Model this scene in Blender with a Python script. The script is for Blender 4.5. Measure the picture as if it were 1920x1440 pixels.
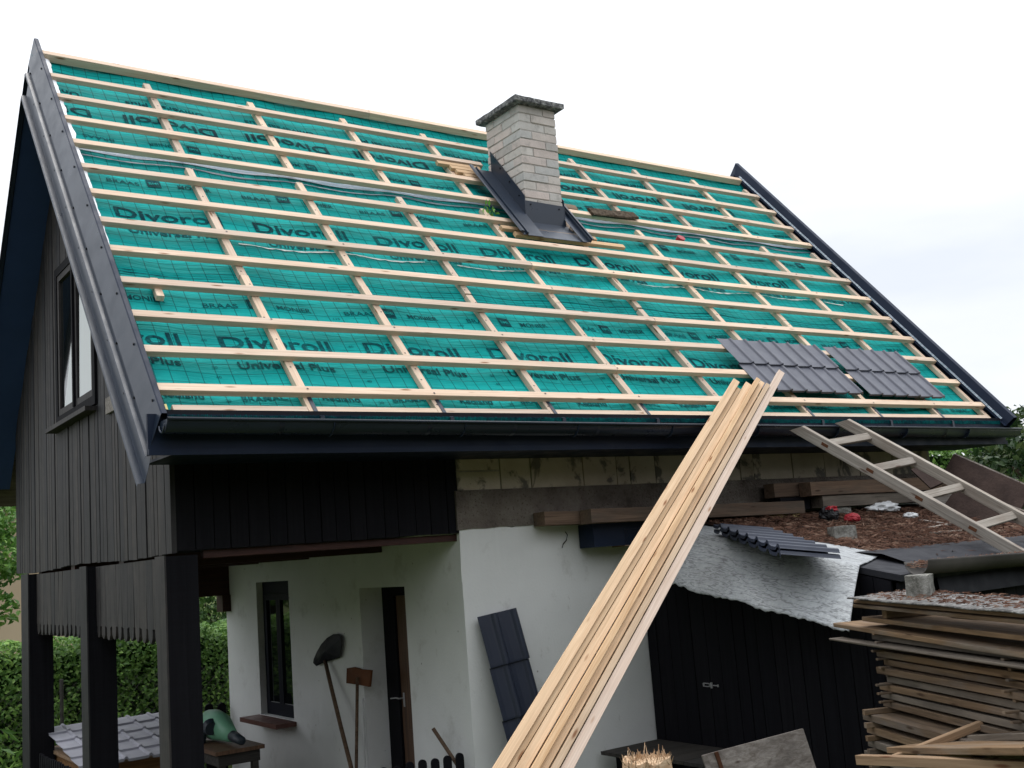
import bpy, math, random
import numpy as np
from mathutils import Matrix, Vector, noise
random.seed(7); rng = np.random.default_rng(7)
C = bpy.context.scene.collection
for o in list(bpy.data.objects): bpy.data.objects.remove(o)

# ------------------------------------------------------------------ camera
ZO = 3.35                                   # the porch floor is world z = 0
F = 2067.46; YAW, PIT, ROL = math.radians(-35.102), math.radians(8.662), math.radians(-4.411)
CAM = Vector((-1.9413, -6.3254, -1.1197))
fw = Vector((-math.sin(YAW)*math.cos(PIT), math.cos(YAW)*math.cos(PIT), math.sin(PIT)))
r0 = Vector((math.cos(YAW), math.sin(YAW), 0)); u0 = r0.cross(fw)
RT = r0*math.cos(ROL) + u0*math.sin(ROL); UP = -r0*math.sin(ROL) + u0*math.cos(ROL)
cam = bpy.data.objects.new('camera', bpy.data.cameras.new('camera')); C.objects.link(cam)
cm = Matrix((RT, UP, -fw)).transposed().to_4x4(); cm.translation = CAM + Vector((0, 0, ZO))
cam.matrix_world = cm
cam.data.sensor_width = 36; cam.data.sensor_fit = 'HORIZONTAL'; cam.data.lens = F/1920*36
cam.data.clip_start = .05; cam.data.clip_end = 2000
bpy.context.scene.camera = cam
sc = bpy.context.scene
sc.view_settings.view_transform = 'Standard'; sc.view_settings.look = 'None'
sc.cycles.max_bounces = 6; sc.cycles.diffuse_bounces = 3; sc.cycles.glossy_bounces = 3; sc.cycles.transmission_bounces = 2
sc.view_settings.exposure = .25; sc.view_settings.gamma = 1
# ------------------------------------------------------------------ overcast sky
w = bpy.data.worlds.new('World'); sc.world = w; w.use_nodes = True
N, L = w.node_tree.nodes, w.node_tree.links
bg = N['Background']
sky = N.new('ShaderNodeTexSky'); sky.sky_type = 'NISHITA'; sky.sun_disc = False
sky.sun_elevation = math.radians(80); sky.sun_rotation = math.radians(0); sky.dust_density = 4
tc = N.new('ShaderNodeTexCoord')
mp = N.new('ShaderNodeMapping'); mp.inputs['Scale'].default_value = (1, 1, 3.2)
no = N.new('ShaderNodeTexNoise'); no.inputs['Scale'].default_value = 2.6; no.inputs['Detail'].default_value = 5
no.inputs['Roughness'].default_value = .5
rp = N.new('ShaderNodeValToRGB')
rp.color_ramp.elements[0].position = .30; rp.color_ramp.elements[0].color = (7.6, 8.05, 8.8, 1)
rp.color_ramp.elements[1].position = .68; rp.color_ramp.elements[1].color = (9.9, 10.0, 10.15, 1)
mx = N.new('ShaderNodeMix'); mx.data_type = 'RGBA'; mx.inputs['Factor'].default_value = .93
L.new(tc.outputs['Generated'], mp.inputs['Vector']); L.new(mp.outputs[0], no.inputs['Vector'])
L.new(no.outputs[0], rp.inputs[0]); L.new(sky.outputs[0], mx.inputs['A']); L.new(rp.outputs[0], mx.inputs['B'])
sp0 = N.new('ShaderNodeSeparateXYZ'); L.new(tc.outputs['Generated'], sp0.inputs[0])
gr = N.new('ShaderNodeMapRange'); gr.inputs['From Min'].default_value = .25; gr.inputs['From Max'].default_value = 1.; gr.inputs['To Min'].default_value = 1.; gr.inputs['To Max'].default_value = 2.3
L.new(sp0.outputs[2], gr.inputs['Value'])                # overcast sky: brighter towards the zenith
ml = N.new('ShaderNodeVectorMath'); ml.operation = 'SCALE'; L.new(mx.outputs['Result'], ml.inputs[0]); L.new(gr.outputs[0], ml.inputs['Scale'])
L.new(ml.outputs[0], bg.inputs['Color']); bg.inputs['Strength'].default_value = .1
sun = bpy.data.objects.new('sun', bpy.data.lights.new('sun', 'SUN')); C.objects.link(sun)
sun.data.energy = 1.0; sun.data.angle = math.radians(30); sun.data.color = (1, .97, .93)
sun.rotation_euler = (math.radians(-9), math.radians(4), 0); sun.location = (0, -6, 12)

# ------------------------------------------------------------------ helpers
def ray(u, v): return fw*F + RT*(u-960) + UP*(720-v)
def PX(u, v, ax, val):                       # pixel -> point on an axis plane
    d = ray(u, v); t = (val-CAM[ax])/d[ax]; return CAM + d*t
def AT(u, v, dep): return CAM + ray(u, v)*(dep/F)
AL = math.radians(49.167); CA, SA = math.cos(AL), math.sin(AL)
def RP(x, v, h=0): return Vector((x, v*CA-h*SA, v*SA+h*CA))
ROOF = Matrix(((1, 0, 0, 0), (0, CA, -SA, 0), (0, SA, CA, 0), (0, 0, 0, 1)))
WM = {}
def place(o, mat, parent):
    m = Matrix.Translation((0, 0, ZO)) @ mat
    WM[o.name] = m
    if parent is not None:
        o.parent = parent; o.matrix_basis = WM[parent.name].inverted() @ m
    else: o.matrix_basis = m
    C.objects.link(o); return o
I4 = Matrix.Identity(4)
def mesh(name, V, Fc, mat, parent=None, M=None, smooth=False):
    me = bpy.data.meshes.new(name); me.from_pydata([tuple(p) for p in V], [], Fc); me.update()
    if mat is not None: me.materials.append(MT[mat] if isinstance(mat, str) else mat)
    if smooth: me.polygons.foreach_set('use_smooth', [True]*len(me.polygons))
    o = bpy.data.objects.new(name, me)
    return place(o, M or I4, parent)
def empty(name, loc): 
    return place(bpy.data.objects.new(name, None), Matrix.Translation(loc), None)
def tag(o, label, cat, group=None, kind=None):
    if label: o['label'] = label
    if cat: o['category'] = cat
    if group: o['group'] = group
    if kind: o['kind'] = kind
    return o
def struct(o, label=None):
    o['kind'] = 'structure'
    if label: o['label'] = label
    return o
def boxgeo(x0, x1, y0, y1, z0, z1):
    V = [(x0,y0,z0),(x1,y0,z0),(x1,y1,z0),(x0,y1,z0),(x0,y0,z1),(x1,y0,z1),(x1,y1,z1),(x0,y1,z1)]
    return V, [(0,3,2,1),(4,5,6,7),(0,1,5,4),(1,2,6,5),(2,3,7,6),(3,0,4,7)]
class G:                                       # collects shapes for one mesh
    def __init__(s): s.V, s.F = [], []
    def add(s, V, Fc, M=None):
        n = len(s.V); s.V += [tuple(M @ Vector(p)) if M else tuple(p) for p in V]
        s.F += [tuple(i+n for i in f) for f in Fc]; return s
    def box(s, *a, M=None): return s.add(*boxgeo(*a), M=M)
    def beam(s, p0, p1, w, h, up=(0,0,1)):
        Mx, ln = frame(p0, p1, up); return s.add(*boxgeo(0, ln, -w/2, w/2, -h/2, h/2), M=Mx)
    def tube(s, pts, rad, n=8, cap=True):
        pts = [Vector(p) for p in pts]; k0 = len(s.V)
        rs = rad if isinstance(rad, (list, tuple)) else [rad]*len(pts)
        for i, p in enumerate(pts):
            d = (pts[min(i+1, len(pts)-1)]-pts[max(i-1, 0)]).normalized()
            a = d.cross(Vector((0,0,1)) if abs(d.z) < .9 else Vector((1,0,0))).normalized(); b = d.cross(a)
            for j in range(n):
                t = 2*math.pi*j/n; s.V.append(tuple(p+(a*math.cos(t)+b*math.sin(t))*rs[i]))
        for i in range(len(pts)-1):
            for j in range(n):
                s.F.append((k0+i*n+j, k0+i*n+(j+1) % n, k0+(i+1)*n+(j+1) % n, k0+(i+1)*n+j))
        if cap:
            s.F.append(tuple(k0+j for j in range(n))[::-1]); s.F.append(tuple(k0+(len(pts)-1)*n+j for j in range(n)))
        return s
    def out(s, name, mat, parent=None, smooth=False, M=None): return mesh(name, s.V, s.F, mat, parent, M, smooth)
def frame(p0, p1, up=(0,0,1)):
    p0, p1, up = Vector(p0), Vector(p1), Vector(up)
    x = (p1-p0).normalized(); y = up.cross(x).normalized(); z = x.cross(y)
    M = Matrix((x, y, z)).transposed().to_4x4(); M.translation = p0
    return M, (p1-p0).length
def chamfer(ln, w, h, c=.0025, warp=0, rough=0):
    # sawn stick along local X: chamfered section, a few stations so that it can bow a little
    a, b = w/2, h/2
    sec = [(-a+c,-b),(a-c,-b),(a,-b+c),(a,b-c),(a-c,b),(-a+c,b),(-a,b-c),(-a,-b+c)]
    ns = 5 if (warp or rough) else 2; V, Fc = [], []; ph = random.random()*6
    for i in range(ns):
        t = i/(ns-1); dy = warp*math.sin(t*math.pi+ph*.1)*math.cos(ph); dz = warp*math.sin(t*math.pi)*math.sin(ph)
        for (y, z) in sec: V.append((ln*t, y+dy+random.uniform(-rough, rough), z+dz+random.uniform(-rough, rough)))
    for i in range(ns-1):
        for j in range(8): Fc.append((i*8+j, i*8+(j+1) % 8, (i+1)*8+(j+1) % 8, (i+1)*8+j))
    Fc.append(tuple(range(8))[::-1]); Fc.append(tuple((ns-1)*8+j for j in range(8)))
    return V, Fc
def stick(name, p0, p1, w, h, mat, parent=None, up=(0,0,1), c=.0025, warp=0, rough=0):
    M, ln = frame(p0, p1, up); V, Fc = chamfer(ln, w, h, c, warp, rough)
    return mesh(name, V, Fc, mat, parent, M)
def extrude(name, prof, A, B, mat, parent=None, smooth=False, thick=0):
    # profile: list of functions' points [(a,b)], mapped by A(a,b)->start point and B(a,b)->end point
    n = len(prof); V = [A(*p) for p in prof]+[B(*p) for p in prof]
    Fc = [(i, i+1, n+i+1, n+i) for i in range(n-1)]
    o = mesh(name, V, Fc, mat, parent, smooth=smooth)
    if thick:
        md = o.modifiers.new('s', 'SOLIDIFY'); md.thickness = thick; md.offset = 0
    return o
def fn(x, y, z=0): return noise.noise(Vector((x, y, z)))

# ------------------------------------------------------------------ materials
MT = {}
class NB:
    def __init__(s, name, rough=.7, spec=.4):
        s.m = bpy.data.materials.new(name); s.m.use_nodes = True; MT[name] = s.m
        s.n, s.l = s.m.node_tree.nodes, s.m.node_tree.links; s.b = s.n['Principled BSDF']
        s.b.inputs['Roughness'].default_value = rough; s.b.inputs['Specular IOR Level'].default_value = spec
        t = s.n.new('ShaderNodeTexCoord'); s.oc = t.outputs['Object']; s.gen = t.outputs['Generated']
        s.oi = s.n.new('ShaderNodeObjectInfo')
    def vm(s, op, a, b):
        k = s.n.new('ShaderNodeVectorMath'); k.operation = op
        for i, x in enumerate((a, b)):
            if x is None: continue
            if hasattr(x, 'links'): s.l.new(x, k.inputs[i])
            else: k.inputs[i].default_value = x
        return k.outputs[0]
    def mt(s, op, a, b=None, c=None):
        k = s.n.new('ShaderNodeMath'); k.operation = op
        for i, x in enumerate((a, b, c)):
            if x is None: continue
            if hasattr(x, 'links'): s.l.new(x, k.inputs[i])
            else: k.inputs[i].default_value = x
        return k.outputs[0]
    def rnd(s, co=None):                       # object coordinates shifted by the object's own random number
        k = s.n.new('ShaderNodeVectorMath'); k.operation = 'MULTIPLY_ADD'
        cb = s.n.new('ShaderNodeCombineXYZ')
        for i in range(3): s.l.new(s.oi.outputs['Random'], cb.inputs[i])
        s.l.new(cb.outputs[0], k.inputs[0]); k.inputs[1].default_value = (71, 37, 53); s.l.new(co or s.oc, k.inputs[2])
        return k.outputs[0]
    def noi(s, co, scale, detail=4, rough=.55, dist=0, sc=(1,1,1)):
        k = s.n.new('ShaderNodeTexNoise'); k.inputs['Scale'].default_value = scale
        k.inputs['Detail'].default_value = detail; k.inputs['Roughness'].default_value = rough; k.inputs['Distortion'].default_value = dist
        s.l.new(s.vm('MULTIPLY', co, sc), k.inputs['Vector']); return k.outputs[0]
    def vor(s, co, scale, sc=(1,1,1), feat='F1'):
        k = s.n.new('ShaderNodeTexVoronoi'); k.inputs['Scale'].default_value = scale; k.feature = feat
        s.l.new(s.vm('MULTIPLY', co, sc), k.inputs['Vector']); return k.outputs['Distance']
    def ramp(s, f, *st):
        k = s.n.new('ShaderNodeValToRGB'); e = k.color_ramp.elements
        while len(e) < len(st): e.new(.5)
        for i, (p, c) in enumerate(st):
            e[i].position = p; e[i].color = (*c, 1) if not isinstance(c, (int, float)) else (c, c, c, 1)
        s.l.new(f, k.inputs[0]); return k.outputs[0]
    def mix(s, f, a, b, mode='MIX'):
        k = s.n.new('ShaderNodeMix'); k.data_type = 'RGBA'; k.blend_type = mode
        for nm, x in (('Factor', f), ('A', a), ('B', b)):
            i = k.inputs[nm] if nm == 'Factor' else [q for q in k.inputs if q.name == nm and q.type == 'RGBA'][0]
            if hasattr(x, 'links'): s.l.new(x, i)
            else: i.default_value = x if isinstance(x, (int, float)) else (*x, 1)
        return [q for q in k.outputs if q.type == 'RGBA'][0]
    def col(s, x):
        if hasattr(x, 'links'): s.l.new(x, s.b.inputs['Base Color'])
        else: s.b.inputs['Base Color'].default_value = (*x, 1)
        return s
    def rgh(s, x): s.l.new(x, s.b.inputs['Roughness']); return s
    def bump(s, h, st=.4, d=.01):
        k = s.n.new('ShaderNodeBump'); k.inputs['Strength'].default_value = st; k.inputs['Distance'].default_value = d
        s.l.new(h, k.inputs['Height']); s.l.new(k.outputs[0], s.b.inputs['Normal']); return s
def wood(name, light, dark, knot=None, tint=.25, grain=(1.1, 22, 22), rough=.75, stain=None, bump=.25):
    s = NB(name, rough, .25); co = s.rnd()
    g = s.noi(co, 1.6, 7, .62, .9, grain)
    c = s.ramp(g, (.30, dark), (.62, light))
    g2 = s.noi(co, 3, 3, .5, 0, (.5, 60, 60)); c = s.mix(.35, c, s.ramp(g2, (.35, .55), (.65, 1.0)), 'MULTIPLY')
    if stain:
        c = s.mix(s.ramp(s.noi(co, 1.3, 5, .6, 0, (1.5, 6, 6)), (.46, 0.), (.7, .85)), c, stain)
    if knot:
        k = s.vor(co, 1, (2.8, 14, 14)); c = s.mix(s.ramp(k, (.06, 1.), (.15, 0.)), c, knot)
    t = s.mt('MULTIPLY_ADD', s.oi.outputs['Random'], tint, 1-tint*.6); cb = s.n.new('ShaderNodeCombineColor')
    s.l.new(t, cb.inputs[0]); s.l.new(s.mt('MULTIPLY_ADD', s.oi.outputs['Random'], tint*.85, 1-tint*.55), cb.inputs[1]); s.l.new(s.mt('MULTIPLY_ADD', s.oi.outputs['Random'], tint*.6, 1-tint*.45), cb.inputs[2])
    c = s.mix(1., c, cb.outputs[0], 'MULTIPLY')
    s.col(c).bump(g, bump, .004); return s
wood('pine', (.70, .555, .435), (.56, .415, .30), (.24, .12, .06), .34)
wood('pine_warm', (.60, .42, .255), (.45, .28, .15), (.22, .10, .04), .34)
wood('pine_bundle', (.62, .46, .31), (.50, .345, .215), (.20, .09, .04), .42)
wood('timber_old', (.20, .135, .095), (.10, .065, .046), (.05, .03, .02), .25, (1.2, 20, 20), .9, (.09, .075, .06), .5)
wood('pine_pale', (.62, .50, .41), (.53, .40, .31), (.26, .13, .06), .08)
wood('pine_dark', (.36, .245, .15), (.23, .145, .085), (.14, .06, .03), .2)
wood('weathered', (.33, .30, .27), (.15, .125, .105), (.07, .05, .04), .25, (1.2, 26, 26), .85, (.10, .085, .075), .5)
wood('lumber', (.22, .150, .092), (.10, .066, .040), (.06, .035, .02), .6, (1.2, 22, 22), .85, (.17, .15, .13), .45)
wood('lumber_grey', (.16, .138, .115), (.075, .064, .054), (.06, .045, .035), .4, (1.2, 22, 22), .85, (.20, .17, .14), .5)
wood('ladder_wood', (.40, .365, .32), (.20, .175, .15), (.14, .10, .08), .12, (1.2, 26, 26), .85, (.22, .18, .15), .5)
wood('stained', (.039, .037, .040), (.011, .0105, .0115), None, .7, (22, 22, .7), .6, (.045, .04, .04), .5)
wood('stained_black', (.0075, .0075, .0105), (.0040, .0040, .0062), None, .3, (22, 22, .7), .75, None, .4).b.inputs['Specular IOR Level'].default_value = .12
wood('weathered_dark', (.05, .046, .042), (.02, .018, .017), None, .3, (1.2, 24, 24), .85)
wood('maroon', (.055, .020, .015), (.025, .010, .008), None, .2, (1.2, 20, 20), .55)
wood('door_brown', (.14, .08, .05), (.07, .04, .026), None, .1, (20, 20, 1), .5)
wood('box_wood', (.30, .16, .07), (.15, .08, .035), (.08, .04, .02), .2)
wood('handle', (.13, .085, .055), (.06, .035, .022), None, .2)
wood('splinter', (.75, .55, .36), (.40, .22, .10), None, .5, (3, 20, 20), .8)

def metal(name, base, rough=.38, spec=.5, var=.12):
    s = NB(name, rough, spec); n = s.noi(s.rnd(), 2.2, 4)
    s.col(s.mix(s.ramp(n, (.3, 0.), (.75, 1.)), [c*(1-var) for c in base], [c*(1+var) for c in base]))
    s.rgh(s.ramp(s.noi(s.oc, 7, 5), (.3, rough*.8), (.7, rough*1.25))); return s
metal('anthracite', (.014, .023, .040), .33, .45)
metal('tile_navy_shaded', (.020, .026, .044), .45, .35)  # navy sheets; the leaning one's shade is put into this darker colour
metal('gutter_metal', (.011, .016, .028), .30, .40)
metal('soffit_paint', (.030, .058, .15), .6, .25)
metal('sill_paint', (.11, .045, .035), .5, .4)
metal('fascia_metal', (.006, .013, .032), .5, .2)
metal('tile_metal', (.062, .066, .088), .42, .5)
metal('tile_pale', (.30, .30, .34), .6, .3)
metal('black_metal', (.007, .008, .012), .6, .2)
metal('steel', (.35, .35, .36), .45, .6)
metal('rust', (.12, .05, .025), .9, .2, .5)
metal('black_sheet', (.014, .015, .02), .7, .3)
metal('old_gutter', (.06, .055, .05), .6, .4, .5)
metal('blower_green', (.14, .34, .22), .45, .4)
metal('blower_dark', (.012, .02, .03), .5, .4)
metal('red_plastic', (.36, .02, .03), .5, .4)
metal('black_plastic', (.012, .012, .014), .5, .4)
metal('nail', (.05, .035, .03), .5, .5)
NB('white_plastic', .5).col((.72, .73, .74)); NB('yellow_foam', .9).col((.62, .52, .22)); NB('window_frame', .6, .12).col((.006, .007, .014))
NB('curtain', .9).col((.70, .72, .74)); NB('white_film', .6).col((.82, .83, .86)); NB('torn', .8).col((.72, .76, .74))
s = NB('glass', .04, .9); s.col((.006, .008, .009))
# roofing membrane: teal cloth with a printed 10 cm grid
s = NB('membrane', .7, .12); sp = s.n.new('ShaderNodeSeparateXYZ'); s.l.new(s.oc, sp.inputs[0]); X, Y = sp.outputs[0], sp.outputs[1]
wob = s.mt('MULTIPLY', s.noi(s.oc, 5, 2), .012)
def gl(c, wd):
    f = s.mt('FRACT', s.mt('MULTIPLY', s.mt('ADD', c, wob), 10.)); return s.mt('LESS_THAN', s.mt('ABSOLUTE', s.mt('SUBTRACT', f, .5)), wd)
base = s.mix(s.ramp(s.noi(s.oc, 2.2, 6, .6), (.3, 0.), (.7, 1.)), (.0008, .240, .228), (.002, .335, .316))
base = s.mix(s.ramp(s.noi(s.oc, 9, 4, .6, 0, (.4, 2, 1)), (.60, 0.), (.80, .5)), base, (.004, .42, .395))
gv = s.mt('MULTIPLY', gl(X, .036), .75); gh = s.mt('MULTIPLY', gl(Y, .030), .70)
c = s.mix(s.mt('MAXIMUM', gv, gh), base, (.0, .075, .075)); s.col(c)
wr = s.noi(s.oc, 4, 4, .55, .6, (.5, 3.2, 1)); s.bump(wr, .8, .03)
s = NB('print_ink', .75, .1); s.col(s.mix(s.ramp(s.mix(.5, s.noi(s.oc, 40, 3), s.noi(s.oc, 3.2, 4)), (.42, 0.), (.64, .75)), (.0, .030, .042), (.0, .15, .145)))
s = NB('print_faint', .75, .1); s.col(s.mix(s.ramp(s.noi(s.oc, 40, 3), (.45, 0.), (.75, .4)), (.0, .085, .095), (.0, .15, .15)))
s = NB('tape_grey', .35, .5); s.col(s.ramp(s.noi(s.oc, 6, 4, .6, 0, (.6, 8, 1)), (.32, (.03, .10, .13)), (.5, (.16, .20, .25)), (.7, (.34, .38, .43)))); s.bump(s.noi(s.oc, 6, 4, .6, 0, (.6, 14, 1)), .8, .01)
# plaster, masonry
s = NB('plaster', .9, .2); n = s.noi(s.oc, 1.1, 6, .6); c = s.ramp(n, (.3, (.62, .63, .625)), (.7, (.72, .73, .725)))
c = s.mix(s.ramp(s.noi(s.oc, 3.1, 6, .7), (.56, 0.), (.74, .5)), c, (.33, .32, .29)); c = s.mix(s.ramp(s.noi(s.oc, 9, 6, .75, 0, (1, 1, .35)), (.64, 0.), (.72, .45)), c, (.30, .28, .25)); c = s.mix(s.ramp(s.vor(s.oc, 5.), (.02, .8), (.045, 0.)), c, (.2, .19, .17))
s.col(c).bump(s.noi(s.oc, 60, 5), .35, .004)
s = NB('block', .95, .1); co = s.rnd(); c = s.ramp(s.noi(co, 3, 5), (.3, (.38, .325, .25)), (.7, (.52, .455, .37)))
c = s.mix(s.ramp(s.noi(co, 3.6, 6, .6, .5), (.545, 0.), (.60, .85)), c, (.10, .095, .09)); c = s.mix(s.ramp(s.vor(co, 9, (1, 1, 2)), (.03, .8), (.07, 0.)), c, (.1, .09, .08))
s.col(c).bump(s.noi(co, 80, 4), .5, .004)
s = NB('concrete', .95, .1); c = s.ramp(s.noi(s.oc, 2.2, 8, .7), (.32, (.075, .062, .055)), (.52, (.18, .155, .135)), (.72, (.27, .25, .225)))
c = s.mix(s.ramp(s.vor(s.oc, 34), (.10, .7), (.3, 0.)), c, (.07, .055, .045)); s.col(c).bump(s.noi(s.oc, 45, 7, .7), 1., .02)
s = NB('rubble_block', .95, .1); c = s.ramp(s.noi(s.rnd(), 16, 8, .75), (.34, (.06, .058, .05)), (.5, (.20, .195, .175)), (.7, (.40, .395, .37))); s.col(c).bump(s.noi(s.rnd(), 22, 6, .7), 1., .02)
s = NB('brick', .95, .1); co = s.rnd(); c = s.ramp(s.noi(co, 7, 6, .6), (.3, (.45, .435, .415)), (.7, (.55, .535, .515)))
t = s.ramp(s.oi.outputs['Random'], (0., (.88, .90, .91)), (.4, (1.02, .98, .94)), (.7, (1.08, .96, .92)), (1., (.76, .75, .735))); c = s.mix(1., c, t, 'MULTIPLY')
c = s.mix(s.ramp(s.noi(co, 10, 6, .7), (.54, 0.), (.70, .55)), c, (.22, .205, .19)); s.col(c).bump(s.noi(co, 50, 5), .6, .004)
s = NB('mortar', .95, .1); s.col(s.ramp(s.noi(s.oc, 14, 6, .7), (.3, (.26, .24, .22)), (.7, (.46, .435, .405)))).bump(s.noi(s.oc, 60, 4), .6, .006)
s = NB('cap', .95, .1); c = s.ramp(s.noi(s.oc, 26, 8, .8), (.40, (.045, .045, .05)), (.52, (.15, .15, .15)), (.66, (.42, .42, .40))); s.col(c).bump(s.noi(s.oc, 30, 6, .7), 1., .012)
s = NB('felt', .62, .5); co = s.oc; n = s.noi(co, 34, 5, .65); c = s.ramp(n, (.25, (.27, .285, .295)), (.55, (.36, .38, .39)), (.80, (.46, .48, .495)))
c = s.mix(s.ramp(s.noi(co, 1.7, 4), (.5, 0.), (.75, .40)), c, (.20, .205, .20)); wr = s.noi(co, 6., 3, .55, .15, (4.6, .45, 1)); cr = s.ramp(wr, (.42, 1.), (.45, .1), (.47, 1.), (.53, 1.), (.545, .1), (.57, 1.))
c = s.mix(s.mt('MULTIPLY', s.mt('SUBTRACT', 1., cr), .75), c, (.06, .06, .065)); s.col(c).bump(s.mix(.5, wr, n), .9, .02)
s = NB('cover_grey', .8, .3); s.col(s.ramp(s.noi(s.oc, 26, 7, .7), (.34, (.035, .035, .035)), (.52, (.13, .125, .12)), (.72, (.34, .34, .33)))).bump(s.noi(s.oc, 30, 5), .3, .006)
s = NB('litter_bed', .95, .1); s.col(s.ramp(s.noi(s.oc, 22, 8, .75), (.34, (.014, .009, .007)), (.5, (.050, .027, .019)), (.68, (.13, .085, .062)))).bump(s.noi(s.oc, 40, 6, .7), 1., .03)
s = NB('needles', .9, .2); s.col(s.ramp(s.noi(s.oc, 9, 3), (.3, (.045, .022, .015)), (.55, (.11, .055, .036)), (.75, (.27, .19, .14))))
s = NB('bark', .95, .1); s.col(s.ramp(s.noi(s.oc, 9, 6, .7, 0, (3, 3, .8)), (.35, (.03, .022, .016)), (.65, (.11, .085, .06)))).bump(s.noi(s.oc, 14, 5), 1., .03)
s = NB('brown_sheet', .9, .2); s.col(s.ramp(s.noi(s.rnd(), 4, 7, .7), (.3, (.028, .019, .017)), (.7, (.07, .047, .040)))).bump(s.noi(s.oc, 30, 5), .5, .01)
s = NB('grass_ground', .95, .1); s.col(s.ramp(s.noi(s.oc, 1.5, 9, .7), (.3, (.035, .045, .015)), (.55, (.07, .095, .025)), (.75, (.13, .11, .06)))).bump(s.noi(s.oc, 8, 8, .7), 1., .06)
s = NB('paving', .9, .2); s.col(s.ramp(s.noi(s.oc, 5, 7, .7), (.3, (.14, .13, .12)), (.7, (.26, .25, .23)))).bump(s.noi(s.oc, 30, 6), .5, .01)
s = NB('far_plaster', .9, .2); s.col(s.ramp(s.noi(s.oc, .6, 6), (.3, (.33, .25, .17)), (.7, (.42, .33, .23))))
s = NB('far_roof', .9, .2); s.col((.12, .05, .035))
def leafmat(name, a, b, c):
    s = NB(name, .5, .35); s.b.inputs['Roughness'].default_value = .48
    g = s.n.new('ShaderNodeNewGeometry'); k = s.ramp(g.outputs['Random Per Island'], (0., a), (.55, b), (1., c))
    k = s.mix(s.ramp(s.noi(s.oc, 1.3, 3), (.4, 0.), (.65, .45)), k, a); s.col(k)
    tr = s.n.new('ShaderNodeBsdfTranslucent'); s.l.new(k, tr.inputs['Color']); ms = s.n.new('ShaderNodeMixShader'); ms.inputs[0].default_value = .3
    s.l.new(s.b.outputs[0], ms.inputs[1]); s.l.new(tr.outputs[0], ms.inputs[2]); s.l.new(ms.outputs[0], s.n['Material Output'].inputs['Surface'])
leafmat('leaf_hedge', (.060, .14, .030), (.15, .30, .055), (.30, .48, .11))
leafmat('leaf_tree', (.028, .065, .018), (.060, .13, .030), (.12, .20, .05))
leafmat('leaf_dark', (.016, .038, .014), (.035, .075, .022), (.11, .15, .05))
leafmat('leaf_bright', (.08, .22, .03), (.13, .33, .05), (.22, .45, .10))
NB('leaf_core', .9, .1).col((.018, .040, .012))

# ================================================================== ground
def gz(x, y):                                  # porch level at the house, a bank rising towards the viewer
    t = min(1, max(0, (-.9-y)/4.6)); t = t*t*(3-2*t)
    return -3.352 + .62*t + .02*fn(x*.6, y*.6)*(1 if y < 0 else .3)
xs = sorted(set([-220, -120, -60, -30, -18] + [round(-12+i*.6, 2) for i in range(48)] + [18, 24, 40, 80, 140, 260]))
ys = sorted(set([-90, -50, -25, -15] + [round(-10+i*.5, 2) for i in range(44)] + [13, 16, 20, 26, 40, 70, 140, 300]))
V = [(x, y, gz(x, y)) for y in ys for x in xs]; nx = len(xs)
Fc = [(j*nx+i, j*nx+i+1, (j+1)*nx+i+1, (j+1)*nx+i) for j in range(len(ys)-1) for i in range(nx-1)]
struct(mesh('ground', V, Fc, 'grass_ground', smooth=True))

# ================================================================== house
YW, XG, YB, XW, XE, YR = .42, .195, 5.15, 2.24, 7.9, 2.93
house = empty('house', (4, 2.8, -3.34))
tag(house, 'dark-clad white cottage with a half-built green membrane roof and pale chimney', 'house')
H = house
# --- masonry walls (plastered), openings left free
g = G(); ZT = -.93; ZF = -3.34
g.box(XW, XE, YW, YW+.3, ZF, ZT)                                   # front
g.box(XE-.3, XE, YW+.3, YB-.3, ZF, -.42); g.box(XW, XE, YB-.3, YB, ZF, -.42)
DY0, DY1, DZ = 1.27, 2.04, -1.315; WY0, WY1, WZ0, WZ1 = 3.50, 4.30, -2.49, -1.22
g.box(XW, XW+.3, YW+.3, DY0, ZF, ZT); g.box(XW, XW+.3, DY0, DY1, DZ, ZT); g.box(XW, XW+.3, DY1, WY0, ZF, ZT)
g.box(XW, XW+.3, WY0, WY1, ZF, WZ0); g.box(XW, XW+.3, WY0, WY1, WZ1, ZT); g.box(XW, XW+.3, WY1, YB-.3, ZF, ZT)
wall = g.out('wall', 'plaster', H)
# ragged upper edge of the plaster skim on the front wall
pts = []; x = XW-.004; 
while x < 3.05: pts.append((x, -.915+.075*fn(x*8, 3)+.045*fn(x*29, 5)-.012*(x-2.2))); x += .03
V = [(x, YW-.012, z) for x, z in pts]+[(x, YW+.002, -1.30) for x, z in pts]+[(x, YW+.003, z+.004) for x, z in pts]; n = len(pts)
Fc = [(i, n+i, n+i+1, i+1) for i in range(n-1)]+[(i, i+1, 2*n+i+1, 2*n+i) for i in range(n-1)]
mesh('plaster_skim', V, Fc, 'plaster', wall)
# dark crack hanging out of the wall
G().tube([PX(u, v, 1, YW-.012) for u, v in ((1060, 997), (1064, 1003), (1062, 1013), (1056, 1020), (1054, 1027))], .004, 5).out('cable_end', 'black_plastic', wall)
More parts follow.
